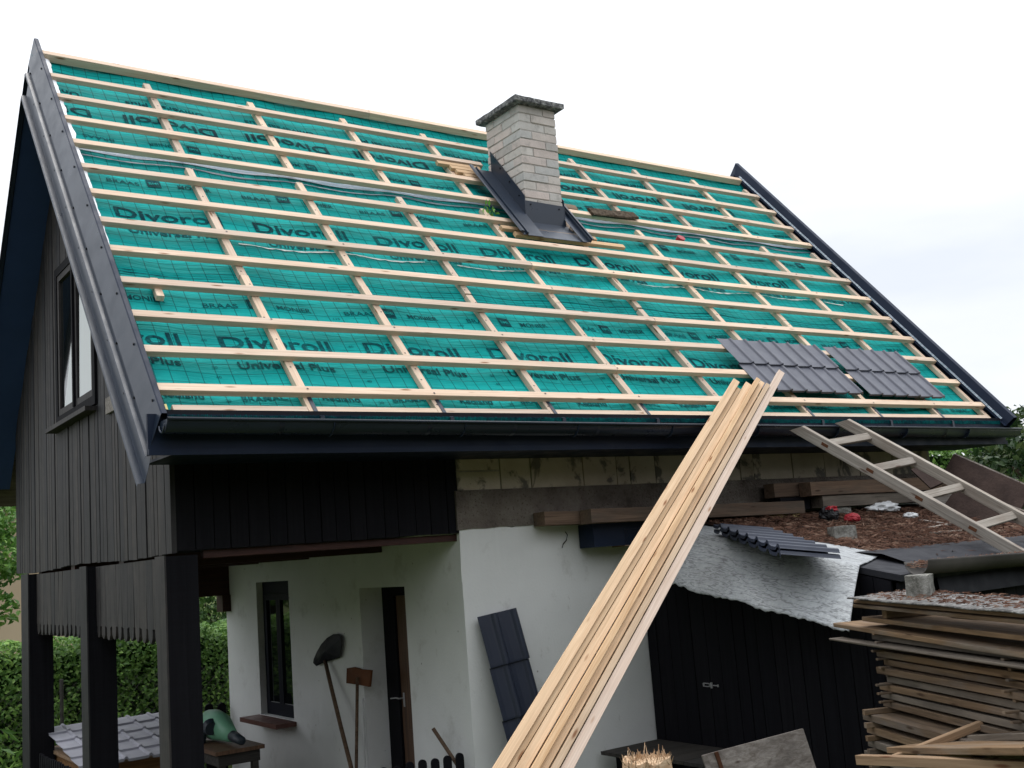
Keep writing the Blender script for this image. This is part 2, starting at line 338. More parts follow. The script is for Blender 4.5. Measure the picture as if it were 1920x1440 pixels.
# concrete ring beam and aerated blocks above
g = G(); n = 46
V = []; 
for i in range(n+1):
    x = XW-.02+(XE-XW+.02)*i/n; zb = -.93+.02*fn(x*7, 1); 
    V += [(x, YW-.02+.006*fn(x*11, 2), -.655), (x, YW-.02+.006*fn(x*9, 8), zb), (x, YW+.3, -.655), (x, YW+.3, zb)]
Fc = []
for i in range(n):
    a, b = i*4, i*4+4; Fc += [(a, a+1, b+1, b), (a, b, b+2, a+2), (a+1, a+3, b+3, b+1)]
Fc += [(0, 2, 3, 1)]
mesh('ring_beam', V, Fc, 'concrete', wall)
G().box(XW+.02, XE-.02, YW+.012, YW+.29, -.655, -.40).out('mortar_bed', 'mortar', wall)
for x0, x1, z0, z1 in [(2.25, 2.62, -.51, -.41), (2.25, 2.62, -.652, -.522), (2.635, 2.90, -.652, -.41)]:
    G().box(x0, x1, YW-.004, YW+.2, z0, z1).out('block', 'block', wall)
x = 2.912
for wd in (.50, .34, .14, .27, .48, .5, .17, .5, .44, .5, .5, .3, .28):
    if x+wd > XE: break
    G().box(x, x+wd-.012, YW-.004+random.uniform(-.004, .004), YW+.2, -.652, -.41).out('block', 'block', wall); x += wd
# --- floor, porch ceiling
G().box(XG-.1, XW, YW-.1, YB, -3.36, -3.34).out('porch_floor', 'paving', H)
G().box(XG+.03, XW-.001, YW+.03, YB-.03, -.94, -.92).out('porch_ceiling', 'stained_black', H)
for yy in (1.6, 3.0, 4.2): G().box(XG+.03, XW-.002, yy, yy+.12, -1.04, -.945).out('ceiling_joist', 'maroon', H)
stick('edge_beam', (XG+.2, YW+.06, -.985), (XW, YW+.06, -.985), .05, .05, 'maroon', H)
stick('end_beam', (1.5, YB-.06, -1.13), (2.42, YB-.06, -1.13), .10, .40, 'maroon', H)
G().box(2.15, 2.26, YB-.14, YB+.04, -1.5, -1.33).out('beam_bracket', 'maroon', H)
# --- dark boarding over the porch front
fc = G().box(XG+.02, XW+.003, YW+.028, YW+.10, -.945, -.40).out('front_cladding', 'stained_black', H)
x = XG+.024
while x < XW-.02:
    wd = random.choice((.105, .12, .14)); x1 = min(x+wd, XW+.01)
    G().box(x, x1-.006, YW-.006+random.uniform(0, .006), YW+.027, -.955+random.uniform(-.003, .003), -.395).out('board', 'stained_black', fc); x = x1
# --- gable: backing, vertical boards, window
def ztop(y, d): 
    v1 = (y*SA - d)/CA; y2 = 2*YR-y; v2 = (y2*SA - d)/CA; return min(v1, v2)
V = []
prof = [(YW, -.945), (YB, -.945), (YB, ztop(YB, .27)), (YR, ztop(YR, .27)), (YW, ztop(YW, .27))]
V = [(XG+.025, y, z) for y, z in prof]+[(XG+.12, y, z) for y, z in prof]
gab = mesh('gable_wall', V, [(4, 3, 2, 1, 0), (5, 6, 7, 8, 9)]+[(i, (i+1) % 5, (i+1) % 5+5, i+5) for i in range(5)], 'stained_black', H)
GY0, GY1, GZ0, GZ1 = 2.14, 3.30, .26, 1.50
def gboard(y0, y1, zb, zt0, zt1):
    x0 = XG-.004+random.uniform(-.004, .004); V = [(x0, y0, zb), (x0, y1, zb), (x0, y1, zt1), (x0, y0, zt0)]
    V += [(XG+.024, y, z) for _, y, z in V]
    b = .007; V[0] = (x0, y0+b*.4, zb); V[1] = (x0, y1-b*.4, zb); V[2] = (x0, y1-b*.4, zt1); V[3] = (x0, y0+b*.4, zt0)
    mesh('board', V, [(0, 3, 2, 1), (0, 1, 5, 4), (1, 2, 6, 5), (2, 3, 7, 6), (3, 0, 4, 7)], 'stained', gab)
y = YW-.008
while y < YB-.02:
    y1 = min(y+random.choice((.075, .09, .10, .115)), YB); a, b = y+.003, y1-.003
    zb = -.965 - .012*math.sin((y-YW)*2.1) + random.uniform(-.004, .004)
    t0, t1 = ztop(a, .30), ztop(b, .30)
    if b > GY0-.05 and a < GY1+.05:
        gboard(a, b, zb, GZ0-.06, GZ0-.06)
        if min(t0, t1) > GZ1+.06: gboard(a, b, GZ1+.05, t0, t1)
    else: gboard(a, b, zb, t0, t1)
    y = y1
win = G().box(XG-.02, XG+.03, GY0-.05, GY1+.05, GZ0-.05, GZ0+.02).box(XG-.02, XG+.03, GY0-.05, GY1+.05, GZ1-.02, GZ1+.05)\
    .box(XG-.02, XG+.03, GY0-.05, GY0+.02, GZ0+.021, GZ1-.021).box(XG-.02, XG+.03, GY1-.02, GY1+.05, GZ0+.021, GZ1-.021).out('window', 'stained_black', H)
m = (GY0+GY1)/2
for a, b in ((GY0+.022, m-.02), (m+.02, GY1-.022)):
    f = G(); 
    for q in ((a, a+.05, GZ0+.022, GZ1-.022), (b-.05, b, GZ0+.022, GZ1-.022), (a+.051, b-.051, GZ0+.022, GZ0+.075), (a+.051, b-.051, GZ1-.075, GZ1-.022)): f.box(XG-.012, XG+.022, *q)
    f.out('sash', 'stained', win)
    G().box(XG+.006, XG+.010, a+.05, b-.05, GZ0+.075, GZ1-.075).out('pane', 'glass', win)
G().box(XG-.03, XG+.022, m-.018, m+.018, GZ0+.022, GZ1-.022).out('mullion', 'stained_black', win)
a, b = GY0+.075, m-.075
mesh('curtain', [(XG+.004, a, GZ0+.08), (XG+.004, b, GZ0+.08), (XG+.004, b-.05, GZ1-.3), (XG+.004, a, GZ1-.1), (XG+.0052, a, GZ0+.08), (XG+.0052, b, GZ0+.08), (XG+.0052, b-.05, GZ1-.3), (XG+.0052, a, GZ1-.1)], [(0, 3, 2, 1), (4, 5, 6, 7)], 'curtain', win)
a, b = m+.075, GY1-.075
mesh('curtain', [(XG+.004, a, GZ0+.08), (XG+.004, b-.08, GZ0+.08), (XG+.004, a, GZ0+.75), (XG+.0052, a, GZ0+.08), (XG+.0052, b-.08, GZ0+.08), (XG+.0052, a, GZ0+.75)], [(0, 2, 1), (3, 4, 5)], 'curtain', win)
mesh('sill', *boxgeo(XG-.09, XG+.02, GY0-.04, GY1+.14, GZ0-.10, GZ0-.065), 'stained', win)
q = PX(208, 757, 0, XG-.02); G().box(XG-.028, XG-.012, q.y-.12, q.y+.12, q.z-.06, q.z+.055).out('pale_block', 'weathered', gab)
# --- porch posts and the scalloped apron boards between them
PY = [(.40, .58), (2.27, 2.46), (4.33, 4.62)]
for a, b in PY:
    p = G().box(XG-.05, XG+.145, a, b, -3.34, -.985).out('post', 'stained_black', H)
    G().box(XG-.062, XG-.051, a-.004, b+.004, -3.335, -.98).out('post_facing', 'stained', p)
for (a, b) in ((.585, 2.265), (2.465, 4.325)):
    y = a; 
    apr = G().box(XG+.03, XG+.05, a, b, -1.05, -.99).out('apron_rail', 'stained_black', H)
    while y < b-.03:
        y1 = min(y+.142, b); ym = (y+y1)/2; r = (y1-y)*.33; zc = -1.455+random.uniform(-.006, .006)
        pr = [(y+.002, -.99), (y+.002, zc+.03), (ym-r, zc+.03)] + [(ym-r*math.cos(t), zc-r*1.3*math.sin(t)) for t in [math.pi*k/6 for k in range(7)]] + [(ym+r, zc+.03), (y1-.002, zc+.03), (y1-.002, -.99)]
        n = len(pr); V = [(XG+.004+random.uniform(0, .004), q, z) for q, z in pr]+[(XG+.028, q, z) for q, z in pr]
        mesh('apron_board', V, [tuple(range(n))[::-1], tuple(range(n, 2*n))]+[(i, (i+1) % n, (i+1) % n+n, i+n) for i in range(n)], 'stained', apr); y = y1
# --- porch window and door
xw = XW+.065
pw = G()
for q in ((WY0, WY0+.06, WZ0, WZ1), (WY1-.06, WY1, WZ0, WZ1), (WY0+.061, WY1-.061, WZ0, WZ0+.06), (WY0+.061, WY1-.061, WZ1-.12, WZ1)): pw.box(xw, xw+.06, *q)
pw = pw.out('window', 'window_frame', H); m = (WY0+WY1)/2
for a, b in ((WY0+.062, m-.002), (m+.002, WY1-.062)):
    f = G()
    for q in ((a, a+.05, WZ0+.062, WZ1-.122), (b-.05, b, WZ0+.062, WZ1-.122), (a+.051, b-.051, WZ0+.062, WZ0+.12), (a+.051, b-.051, WZ1-.18, WZ1-.122)): f.box(xw-.012, xw+.04, *q)
    f.out('sash', 'window_frame', pw)
    G().box(xw+.005, xw+.012, a+.05, b-.05, WZ0+.12, WZ1-.18).out('pane', 'glass', pw)
    G().box(xw-.004, xw+.004, a+.051, b-.051, WZ0+.112, WZ0+.122).out('glazing_bead', 'steel', pw)
sl = G().box(XW-.20, xw-.001, WY0-.05, WY1+.05, WZ0-.045, WZ0-.004).out('sill', 'sill_paint', pw)
G().box(xw+.061, xw+.065, WY0, WY1, WZ0, WZ1).out('dark_backing', 'black_sheet', pw)  # black backing standing for the unlit room behind the panes
dx = XW+.225
G().box(dx-.02, dx+.06, DY1-.20, DY1-.001, -3.335, DZ-.001).box(dx-.02, dx+.06, DY0+.001, DY1-.201, DZ-.08, DZ-.001).out('door_frame', 'stained_black', H)
dl = G().box(dx, dx+.045, DY0+.004, DY1-.204, -3.33, DZ-.083).out('door', 'door_brown', H)
for z0 in (-3.1, -2.2): G().box(dx-.008, dx-.001, DY0+.10, DY1-.32, z0, z0+.65).out('door_panel', 'door_brown', dl)
G().tube([(dx-.001, DY1-.25, -2.21), (dx-.05, DY1-.25, -2.21), (dx-.06, DY1-.22, -2.205), (dx-.06, DY1-.13, -2.215)], .006, 6).box(dx-.006, dx-.0005, DY1-.26, DY1-.24, -2.28, -2.17).out('handle', 'steel', dl)
# --- eaves: fascia, soffit, gutter with brackets
XL, XR = -.13, 8.33
G().box(XL+.02, XR-.03, -.16, -.135, -.43, -.20).out('fascia', 'fascia_metal', H)
G().box(.03, XR-.03, -.134, YW-.012, -.43, -.415).box(XL+.02, XR-.03, -.175, -.161, -.435, -.40).out('soffit', 'fascia_metal', H)
def gut(x, a, b): return Vector((x, a, b-.055*(x/8.3)))
pr = [(-.175, -.235)] + [(-.25-.075*math.cos(t), -.25-.075*math.sin(t)) for t in [math.pi-math.pi*k/14 for k in range(15)]] + \
     [(-.325-.009*(1-math.cos(t)), -.25+.009*math.sin(t)) for t in [.4*math.pi*k/3 for k in range(1, 4)]]+[(-.345, -.247), (-.340, -.258), (-.330, -.26)]
gt = extrude('gutter', pr, lambda a, b: gut(XL+.08, a, b), lambda a, b: gut(XR-.02, a, b), 'gutter_metal', H, True, .002)
for x in (XL+.08, XR-.022):
    pe = [gut(x, -.25-.072*math.cos(t), -.25-.072*math.sin(t)) for t in [math.pi*k/12 for k in range(13)]]
    V = pe+[p+Vector((.004, 0, 0)) for p in pe]; n = 13
    mesh('gutter_end', V, [tuple(range(n)), tuple(range(n, 2*n))[::-1]]+[(i, i+1, n+i+1, n+i) for i in range(n-1)], 'anthracite', gt)
G().tube([gut(XL+.072, -.25-.052*math.cos(t), -.258-.062*math.sin(t)) for t in [math.pi*k/10 for k in range(1, 10)]], .006, 6).out('end_bead', 'anthracite', gt, True)
CX = [.93, 1.86, 2.79, 3.68, 4.60, 5.56, 6.49, 7.42, 8.20]
def cx(i, v): return CX[i] + (-.025*v if i < 8 else 0)
for i, x in enumerate(CX[:8]):
    # hook: strap down the counter batten, through the gutter and round its belly
    g = G(); pts = [RP(cx(i, .0)+.012, .02, -.0408), RP(cx(i, -.2)+.012, -.20, -.0408), Vector((x+.02, -.175, -.21)), Vector((x+.02, -.176, -.245-.055*x/8.3))]
    for p, q in zip(pts, pts[1:]): g.beam(p, q, .028, .004, (0, -SA, CA))
    for k in range(8):
        t0, t1 = math.pi-math.pi*k/8, math.pi-math.pi*(k+1)/8
        g.beam(gut(x+.02, -.25-.079*math.cos(t0), -.25-.079*math.sin(t0)), gut(x+.02, -.25-.079*math.cos(t1), -.25-.079*math.sin(t1)), .022, .004, (1, 0, 0))
    g.out('bracket', 'anthracite', gt)
for x in (.62, 1.62, 2.28, 3.0, 4.1, 6.0, 7.1):
    pj = [gut(x, -.25-.0785*math.cos(t), -.25-.0785*math.sin(t)) for t in [math.pi-math.pi*k/12 for k in range(13)]]
    V = [p+Vector((-.014, 0, 0)) for p in pj]+[p+Vector((.014, 0, 0)) for p in pj]
    mesh('gutter_joint', V, [(i, i+1, 14+i, 13+i) for i in range(12)], 'gutter_metal', gt, smooth=True)
# dark eaves strip with a bird comb
es = G(); es.box(XL+.1, XR-.06, -.158, -.150, -.235, -.175).out('eaves_strip', 'black_metal', H)
g = G(); x = XL+.14
while x < XR-.1: 
    g.box(x, x+.006, -.166, -.160, -.232-.004*x/8.3, -.205+random.uniform(-.004, .004)); x += .011
tag(g.out('bird_comb', 'print_ink', H), None, None, kind='stuff')

# ================================================================== roof
VE, VR = -.21, 4.37
def Hm(x, v):                                  # height of the membrane over its plane
    i = min(range(9), key=lambda k: abs(cx(k, v)-x)); 
    ph = (x-cx(0, v))/.93; sag = -.020*math.sin(math.pi*(ph % 1))**2
    h = -.0895 + sag
    for vc, am, wd in ((1.30, .0045, .09), (2.87, .0055, .10), (4.12, .006, .10)):
        e = math.exp(-((v-vc)/wd)**2)
        if e > .02: h += am*e*math.sin((v-vc)*210+2.2*fn(x*.9, v*2)+.7*x)*(.5+.7*fn(x*1.6, vc))
    if v > 4.2: h += (v-4.2)*.22
    h += .007*fn(x*2.3, v*4.6) + .0026*fn(x*7, v*17)
    d = math.exp(-((x-4.15)/.42)**2-((v-1.62)/.36)**2)
    if d > .03: h += max(-.012, d*(.030*fn(x*6, v*6, 3)+.030*(.35-abs(fn(x*9, v*9, 4)))+.010*fn(x*21, v*19, 5)))+.010*d
    return h
g = G(); g.box(-.08, 8.34, VE+.02, VR-.01, -.14, -.117, M=ROOF)
RB = Matrix.Translation((0, 2*YR, 0)) @ Matrix.Scale(-1, 4, (0, 1, 0)) @ ROOF
g.box(-.08, 8.34, VE-.02, VR-.02, -.14, -.117, M=RB)
roof = g.out('roof', 'lumber_grey', H)
g = G().box(-.08, 8.34, VE-.02, VR-.01, -.115, -.095, M=RB); g.out('far_membrane', 'membrane', roof)
def sheet(v0, v1, lift):
    xa = np.arange(-.075, 8.32, .042); va = np.append(np.arange(v0, v1-.006, .014), v1)
    V = [(float(x), float(v)+(.004*fn(x*3, 7) if j == 0 else 0), Hm(float(x), float(v))+lift) for j, v in enumerate(va) for x in xa]; n = len(xa)
    Fc = [(j*n+i, j*n+i+1, (j+1)*n+i+1, (j+1)*n+i) for j in range(len(va)-1) for i in range(n-1)]
    return mesh('membrane_sheet', V, Fc, 'membrane', roof, ROOF, True)
sheet(VE, 1.40, 0); sheet(1.25, 2.97, .0022); sheet(2.80, VR, .0044)
# ridge fold of membrane
def ribbon(name, v0, v1, lift, mat, x0=-.04, x1=8.28, jag=0):
    xa = np.arange(x0, x1, .03); V = []
    for x in xa:
        j = jag*fn(x*14, v0*3)+jag*.6*fn(x*37, 1)
        k = .012*fn(x*1.2, v0*9)
        for v in (v0+j+k, (v0+v1)/2+k, v1+k+(jag*.5*fn(x*19, 4))): V.append((float(x), v, Hm(float(x), v)+lift))
    Fc = []
    for i in range(len(xa)-1): a = i*3; Fc += [(a, a+3, a+4, a+1), (a+1, a+4, a+5, a+2)]
    return mesh(name, V, Fc, mat, roof, ROOF, True)
ribbon('adhesive_strip', 2.880, 2.950, .0095, 'tape_grey'); ribbon('adhesive_strip', 2.805, 2.826, .0085, 'tape_grey', jag=.004)
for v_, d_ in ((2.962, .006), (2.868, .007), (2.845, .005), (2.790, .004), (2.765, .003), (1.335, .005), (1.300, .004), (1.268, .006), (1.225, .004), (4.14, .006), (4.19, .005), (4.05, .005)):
    ribbon('crease_shade', v_, v_+d_, .0075, 'print_ink', -.03, 8.25, .004)  # dark strips: shade of the overlap wrinkles put into colour
ribbon('film_edge', 1.762, 1.776, .0062, 'torn', 1.0, 2.6, .016); ribbon('film_edge', 1.768, 1.776, .0062, 'torn', 2.9, 3.7, .014); ribbon('film_edge', 1.768, 1.778, .0062, 'torn', 4.9, 7.9, .016)
ribbon('film_edge', 4.07, 4.10, .0085, 'tape_grey', 2.6, 6.9, .02)
# printed lettering
_tc = {}
def glyphs(txt, bold):
    k = (txt, bold)
    if k in _tc: return _tc[k]
    cu = bpy.data.curves.new('t', 'FONT'); cu.body = txt; cu.size = 1; cu.offset = bold; cu.resolution_u = 3
    ob = bpy.data.objects.new('t', cu); C.objects.link(ob); dg = bpy.context.evaluated_depsgraph_get()
    me = bpy.data.meshes.new_from_object(ob.evaluated_get(dg)); V = np.array([v.co[:2] for v in me.vertices]); Fc = [tuple(p.vertices) for p in me.polygons]
    bpy.data.objects.remove(ob); bpy.data.meshes.remove(me)
    V -= V.min(0); V /= V.max(0); _tc[k] = (V, Fc); return _tc[k]
def word(txt, x0, v0, wd, ht, lift, mat='print_ink', bold=.016, flip=False):
    V, Fc = glyphs(txt, bold); P = []
    tris = []
    for f in Fc:
        for i in range(1, len(f)-1): tris.append((V[f[0]], V[f[i]], V[f[i+1]]))
    fin = []; sc_ = np.array((wd, ht))
    while tris:                                 # cut letters fine enough to follow the cloth
        t3 = tris.pop(); e3 = [np.linalg.norm((t3[i]-t3[(i+1) % 3])*sc_) for i in range(3)]; k3 = int(np.argmax(e3))
        if e3[k3] < .05: fin.append(t3); continue
        m3 = (t3[k3]+t3[(k3+1) % 3])/2; q3 = t3[(k3+2) % 3]; tris += [(t3[k3], m3, q3), (m3, t3[(k3+1) % 3], q3)]
    V = [p for t3 in fin for p in t3]; Fc = [(3*i, 3*i+1, 3*i+2) for i in range(len(fin))]
    for a, b in V:
        if flip: x, v = x0+wd*(1-a), v0+ht*(1-b)
        else: x, v = x0+wd*a, v0+ht*b
        P.append((x, v, Hm(x, v)+lift+.0042))
    if max(p[0] for p in P) > 8.22 or min(p[0] for p in P) < -.55: return
    P2 = [p for p in P]
    if min(p[0] for p in P) < -.06:             # cut off at the verge
        Fc = [f for f in Fc if min(P[i][0] for i in f) > -.06]
        if not Fc: return
    return mesh('lettering', P2, Fc, mat, roof, ROOF)
def logo(x, v, lift, flip=False):
    s_ = .105; q = [(x+s_*i/4, v+s_*j/4) for j in range(5) for i in range(5)]
    V = [(a, b, Hm(a, b)+lift+.0040) for a, b in q]
    mesh('logo_square', V, [(j*5+i, j*5+i+1, j*5+i+6, j*5+i+5) for j in range(4) for i in range(4)], 'print_ink', roof, ROOF)
    word('BMI', x+.018, v+.035, .07, .034, lift+.0014, 'membrane', .01, flip)
PER = 1.04
for k in range(-1, 8):
    o = k*PER
    # bottom roll
    word('Divoroll', .545+o, .495, .78, .135, 0); word('Universal Plus', .605+o, .292, .67, .075, 0)
    word('Redland', .03+o, -.015, .27, .060, 0, 'print_ink', .012); word('BRAMAC', .54+o, -.02, .29, .052, 0, 'print_faint', .004)
    word('MONIER', 1.065+o, .965, .26, .052, 0, 'print_ink', .014); word('BRAAS', .535+o, .945, .24, .050, 0, 'print_faint', .006); logo(.85+o, .945, 0) if 0 < .85+o < 8 else 0
    for tx, vv in (('40', .197), ('50', .297), ('60', .572), ('115', .897), ('20', -.03)): word(tx, .43+o, vv, .035 if len(tx) == 2 else .05, .024, 0, 'print_faint', .0)
    # middle roll
    word('Divoroll', .165+o, 1.985, .78, .135, .0022); word('Universal Plus', .22+o, 1.80, .67, .075, .0022)
    word('MONIER', .72+o, 2.475, .26, .052, .0022, 'print_ink', .014); word('BRAAS', .19+o, 2.47, .24, .050, .0022, 'print_faint', .006); logo(.49+o, 2.47, .0022) if 0 < .49+o < 8 else 0
    word('150', .95+o, 1.60, .05, .024, .0022, 'print_faint', 0.)
    # upper roll, laid upside down
    word('Divoroll', .52+o, 3.47, .78, .135, .0044, flip=True); word('Universal Plus', .59+o, 3.80, .67, .072, .0044, flip=True)
    word('MONIER', .63+o, 3.115, .26, .052, .0044, 'print_ink', .014, True); word('BRAAS', 1.17+o, 3.115, .24, .050, .0044, 'print_faint', .006, True); logo(.95+o, 3.10, .0044, True) if 0 < .95+o < 8 else 0
# counter battens (three lengths on each rafter)
for i in range(9):
    for (a, b, dx_) in ((-.205, 1.27, 0), (1.275, 2.74, random.uniform(-.008, .008)), (2.96, 4.16, random.uniform(-.012, .012))):
        e0, e1 = random.uniform(-.02, .02) if a > 0 else 0, random.uniform(-.02, .02)
        stick('counter_batten', RP(cx(i, a)+dx_, a+e0, -.0660), RP(cx(i, b)+dx_, b+e1, -.0660), .058, .045, 'pine', roof, (0, -SA, CA))
# tile battens: two lengths butted over a counter batten
for k in range(1, 13):
    v = (12-k)*.36-.018; j = random.choice((3, 4, 5)); xb = cx(j, v)+random.uniform(-.01, .01); tilt = random.uniform(-.006, .006)
    x0 = .0 if k > 1 else .01
    xr = 8.24
    segs = [(x0+random.uniform(-.03, .0), xb-.002), (xb+.002, xr+random.uniform(-.005, .02))]
    if 2 <= k <= 5:                             # cut at the chimney
        segs = [(x0+random.uniform(-.03, 0), 3.99), (4.49, xr+random.uniform(-.005, .02))]
    for a, b in segs:
        stick('batten', RP(a, v+tilt*(a-4)/4, -.0215), RP(b, v+tilt*(b-4)/4, -.0215), .066, .043, 'pine', roof, (0, -SA, CA), warp=.006)
xe = [.03]+CX[:8]+[8.22]
for a, b in zip(xe, xe[1:]):
    stick('eaves_batten', RP(a+.032, -.162, -.060), RP(b-.032, -.162, -.060), .050, .040, 'pine', roof, (0, -SA, CA))
xe = [-.055, 3.02, 8.22]
for a, b in zip(xe, xe[1:]):
    stick('ridge_batten', RP(a, 4.318, -.022), RP(b-.003, 4.318, -.022), .066, .070, 'pine', roof, (0, -SA, CA), warp=.004)
stick('end_block', RP(.0, -.165, -.055), RP(.028, -.165, -.055), .05, .045, 'yellow_foam', roof, (0, -SA, CA))
g = G()                                        # nail heads at the crossings
for k in range(1, 13):
    for i in range(9):
        v = (12-k)*.36-.018; M = ROOF @ Matrix.Translation((cx(i, v)+random.uniform(-.012, .012), v+random.uniform(-.012, .012), .0004))
        g.add([(.0085*math.cos(t), .0085*math.sin(t), 0) for t in [k2*math.pi/3 for k2 in range(6)]], [tuple(range(6))], M=M)
for i in range(9):
    v = -.1
    while v < 4.1:
        M = ROOF @ Matrix.Translation((cx(i, v)+random.uniform(-.015, .015), v, -.0430))
        g.add([(.0075*math.cos(t), .0075*math.sin(t), 0) for t in [k2*math.pi/3 for k2 in range(6)]], [tuple(range(6))], M=M); v += random.uniform(.1, .3)
tag(g.out('nail_heads', 'nail', roof), None, None, kind='stuff')
# torn white film along the left verge
V = []; Fc = []; vs = np.arange(1.15, 4.36, .03)
for i, v in enumerate(vs):
    e = .035*min(1, max(.1, (v-1.0)/1.6))+.016*fn(v*4.1, 2)+.010*fn(v*13, 3)
    for q in range(4): V.append((-.022+(e+.030)*q/3, float(v), -.030+.008*fn(v*6, q)+(.0 if q < 3 else -.006)))
for i in range(len(vs)-1):
    for q in range(3): a = i*4+q; Fc.append((a, a+1, a+5, a+4))
mesh('white_film', V, Fc, 'white_film', roof, ROOF, True)

# --- verge cladding: folded sheet metal, mitred at the ridge
def vmap(far, v):
    def f(a, b):
        p = RP(a, 0, b)
        if v is None:                            # meet the mirror half on the ridge plane
            vv = (YR + b*SA)/CA
        else: vv = v
        p = RP(a, vv, b)
        if far: p.y = 2*YR-p.y
        return p
    return f
up_prof = [(-.012, -.03), (-.014, .026), (-.018, .031), (-.044, .031), (-.050, .026), (-.092, -.120), (-.095, -.130), (-.086, -.134), (-.092, -.176), (-.120, -.180), (-.124, -.190)]
lo_prof = [(-.086, -.150), (-.092, -.200), (-.110, -.300), (-.114, -.310), (-.152, -.314), (-.156, -.328)]
def vend(far):
    def f(a, b):
        p = RP(a, -.315+.60*b, b)
        if far: p.y = 2*YR-p.y
        return p
    return f
for far in (False, True):
    vg = extrude('verge_flashing', up_prof[4:], vend(far), vmap(far, None), 'anthracite', H, False, .0015)
    extrude('verge_cap', up_prof[:5], vend(far), vmap(far, None), 'fascia_metal', vg, False, .0015)  # top strip: darkness from the way it faces, put into a darker metal
    extrude('verge_trim', lo_prof, vend(far), vmap(far, None), 'anthracite', vg, False, .0015)
    if not far:
        g = G()
        for v in np.arange(-.15, 4.4, .52):
            for a, b, off in ((-.058, .0, 0), (-.0915, -.150, .2), (-.1, -.240, .35)):
                p = RP(a, v+off, b); g.tube([p+Vector((.004, 0, 0)), p+Vector((-.006, 0, 0))], .008, 6)
        tag(g.out('screws', 'black_metal', vg), None, None, kind='stuff')
    # soffit of the verge overhang
    pr = [(-.105, -.295), (XG+.02, -.295), (XG+.02, -.28), (-.105, -.28)]
    extrude('verge_soffit', pr+[pr[0]], vmap(far, .10), vmap(far, None), 'soffit_paint', H)
# right verge: upright sheet edge
pr = [(8.235, -.012), (8.262, -.008), (8.268, .030), (8.285, .095), (8.335, .100), (8.345, .085), (8.345, -.20)]
vr = extrude('verge_flashing', pr, vmap(False, -.33), vmap(False, None), 'fascia_metal', H, False, .0015)
extrude('verge_flashing', pr, vmap(True, -.33), vmap(True, None), 'fascia_metal', H, False, .0015)
V = []; vs = np.arange(-.25, 4.45, .05)
for v in vs:
    k = .006*fn(v*5, 9); V += [(8.250+k, float(v), .004), (8.264+k, float(v), .020)]
mesh('white_film', V, [(2*i, 2*i+1, 2*i+3, 2*i+2) for i in range(len(vs)-1)], 'tape_grey', roof, ROOF)

# --- chimney
X0, X1, Y0, Y1 = 4.02, 4.455, 1.705, 2.265; CZ0, CZ1 = 1.35, 3.098
ch = G().box(X0+.006, X1-.006, Y0+.006, Y1-.006, CZ0, CZ1).out('chimney', 'mortar', H)
CH = .0845; nC = int((CZ1-1.80)/CH)
def brick(x0, x1, y0, y1, z):
    j = lambda: random.uniform(-.006, .006); t = random.uniform(.006, .012)
    x0, x1, y0, y1 = x0+j()*.6, x1+j()*.6, y0+j()*.6, y1+j()*.6; z0, z1 = z+.002, z+CH-t; c_ = .004
    V = []
    for z_, q in ((z0, c_), (z0+c_, 0), (z1-c_, 0), (z1, c_)): V += [(x0+q, y0+q, z_), (x1-q, y0+q, z_), (x1-q, y1-q, z_), (x0+q, y1-q, z_)]
    V = [(a+random.uniform(-.0012, .0012), b+random.uniform(-.0012, .0012), c__) for a, b, c__ in V]
    Fc = [(3, 2, 1, 0), (12, 13, 14, 15)]+[(k*4+i, k*4+(i+1) % 4, k*4+4+(i+1) % 4, k*4+4+i) for k in range(3) for i in range(4)]
    mesh('brick', V, Fc, 'brick', ch)
for k in range(nC):
    z = CZ1-(k+1)*CH
    if k % 2 == 0:
        brick(X0, X0+.285, Y0, Y0+.135, z); brick(X0+.295, X1, Y0, Y0+.135, z)
        brick(X0, X0+.135, Y0+.145, Y0+.425, z); brick(X0, X0+.135, Y0+.435, Y1, z)
        brick(X1-.135, X1, Y0+.145, Y0+.42, z); brick(X1-.135, X1, Y0+.43, Y1, z); brick(X0+.145, X1-.145, Y1-.135, Y1, z)
    else:
        brick(X0, X0+.135, Y0, Y0+.285, z); brick(X0+.145, X1, Y0, Y0+.135, z)
        brick(X0, X0+.135, Y0+.295, Y1, z); brick(X1-.135, X1, Y0+.145, Y0+.285, z); brick(X1-.135, X1, Y0+.295, Y1, z); brick(X0+.145, X1-.145, Y1-.135, Y1, z)
# cast cap, a little rough at the edge
g = G(); nn = 10
a0, a1, b0, b1 = X0-.075, X1+.065, Y0-.075, Y1+.07
ring = [(a0+(a1-a0)*i/nn, b0) for i in range(nn)]+[(a1, b0+(b1-b0)*i/nn) for i in range(nn)]+[(a1-(a1-a0)*i/nn, b1) for i in range(nn)]+[(a0, b1-(b1-b0)*i/nn) for i in range(nn)]
V = []
for z, ins in ((CZ1-.004, .012), (CZ1+.006, 0), (CZ1+.048, 0), (CZ1+.058, .014)):
    for i, (a, b) in enumerate(ring):
        cxm, cym = (a0+a1)/2, (b0+b1)/2; d = Vector((a-cxm, b-cym)); d *= (1-ins/d.length+random.uniform(-.008, .004))
        V.append((cxm+d.x, cym+d.y, z+random.uniform(-.003, .003)))
m_ = len(ring); Fc = [(k*m_+i, k*m_+(i+1) % m_, (k+1)*m_+(i+1) % m_, (k+1)*m_+i) for k in range(3) for i in range(m_)]
Fc += [tuple(range(m_))[::-1], tuple(range(3*m_, 4*m_))]
mesh('chimney_cap', V, Fc, 'cap', ch)
# flashing: apron in front, upstands and channelled side trays
vF = 2.60; fl = G()
def roofq(pts): return [RP(*p) for p in pts]
fz = lambda x, v, h: RP(x, v, h)
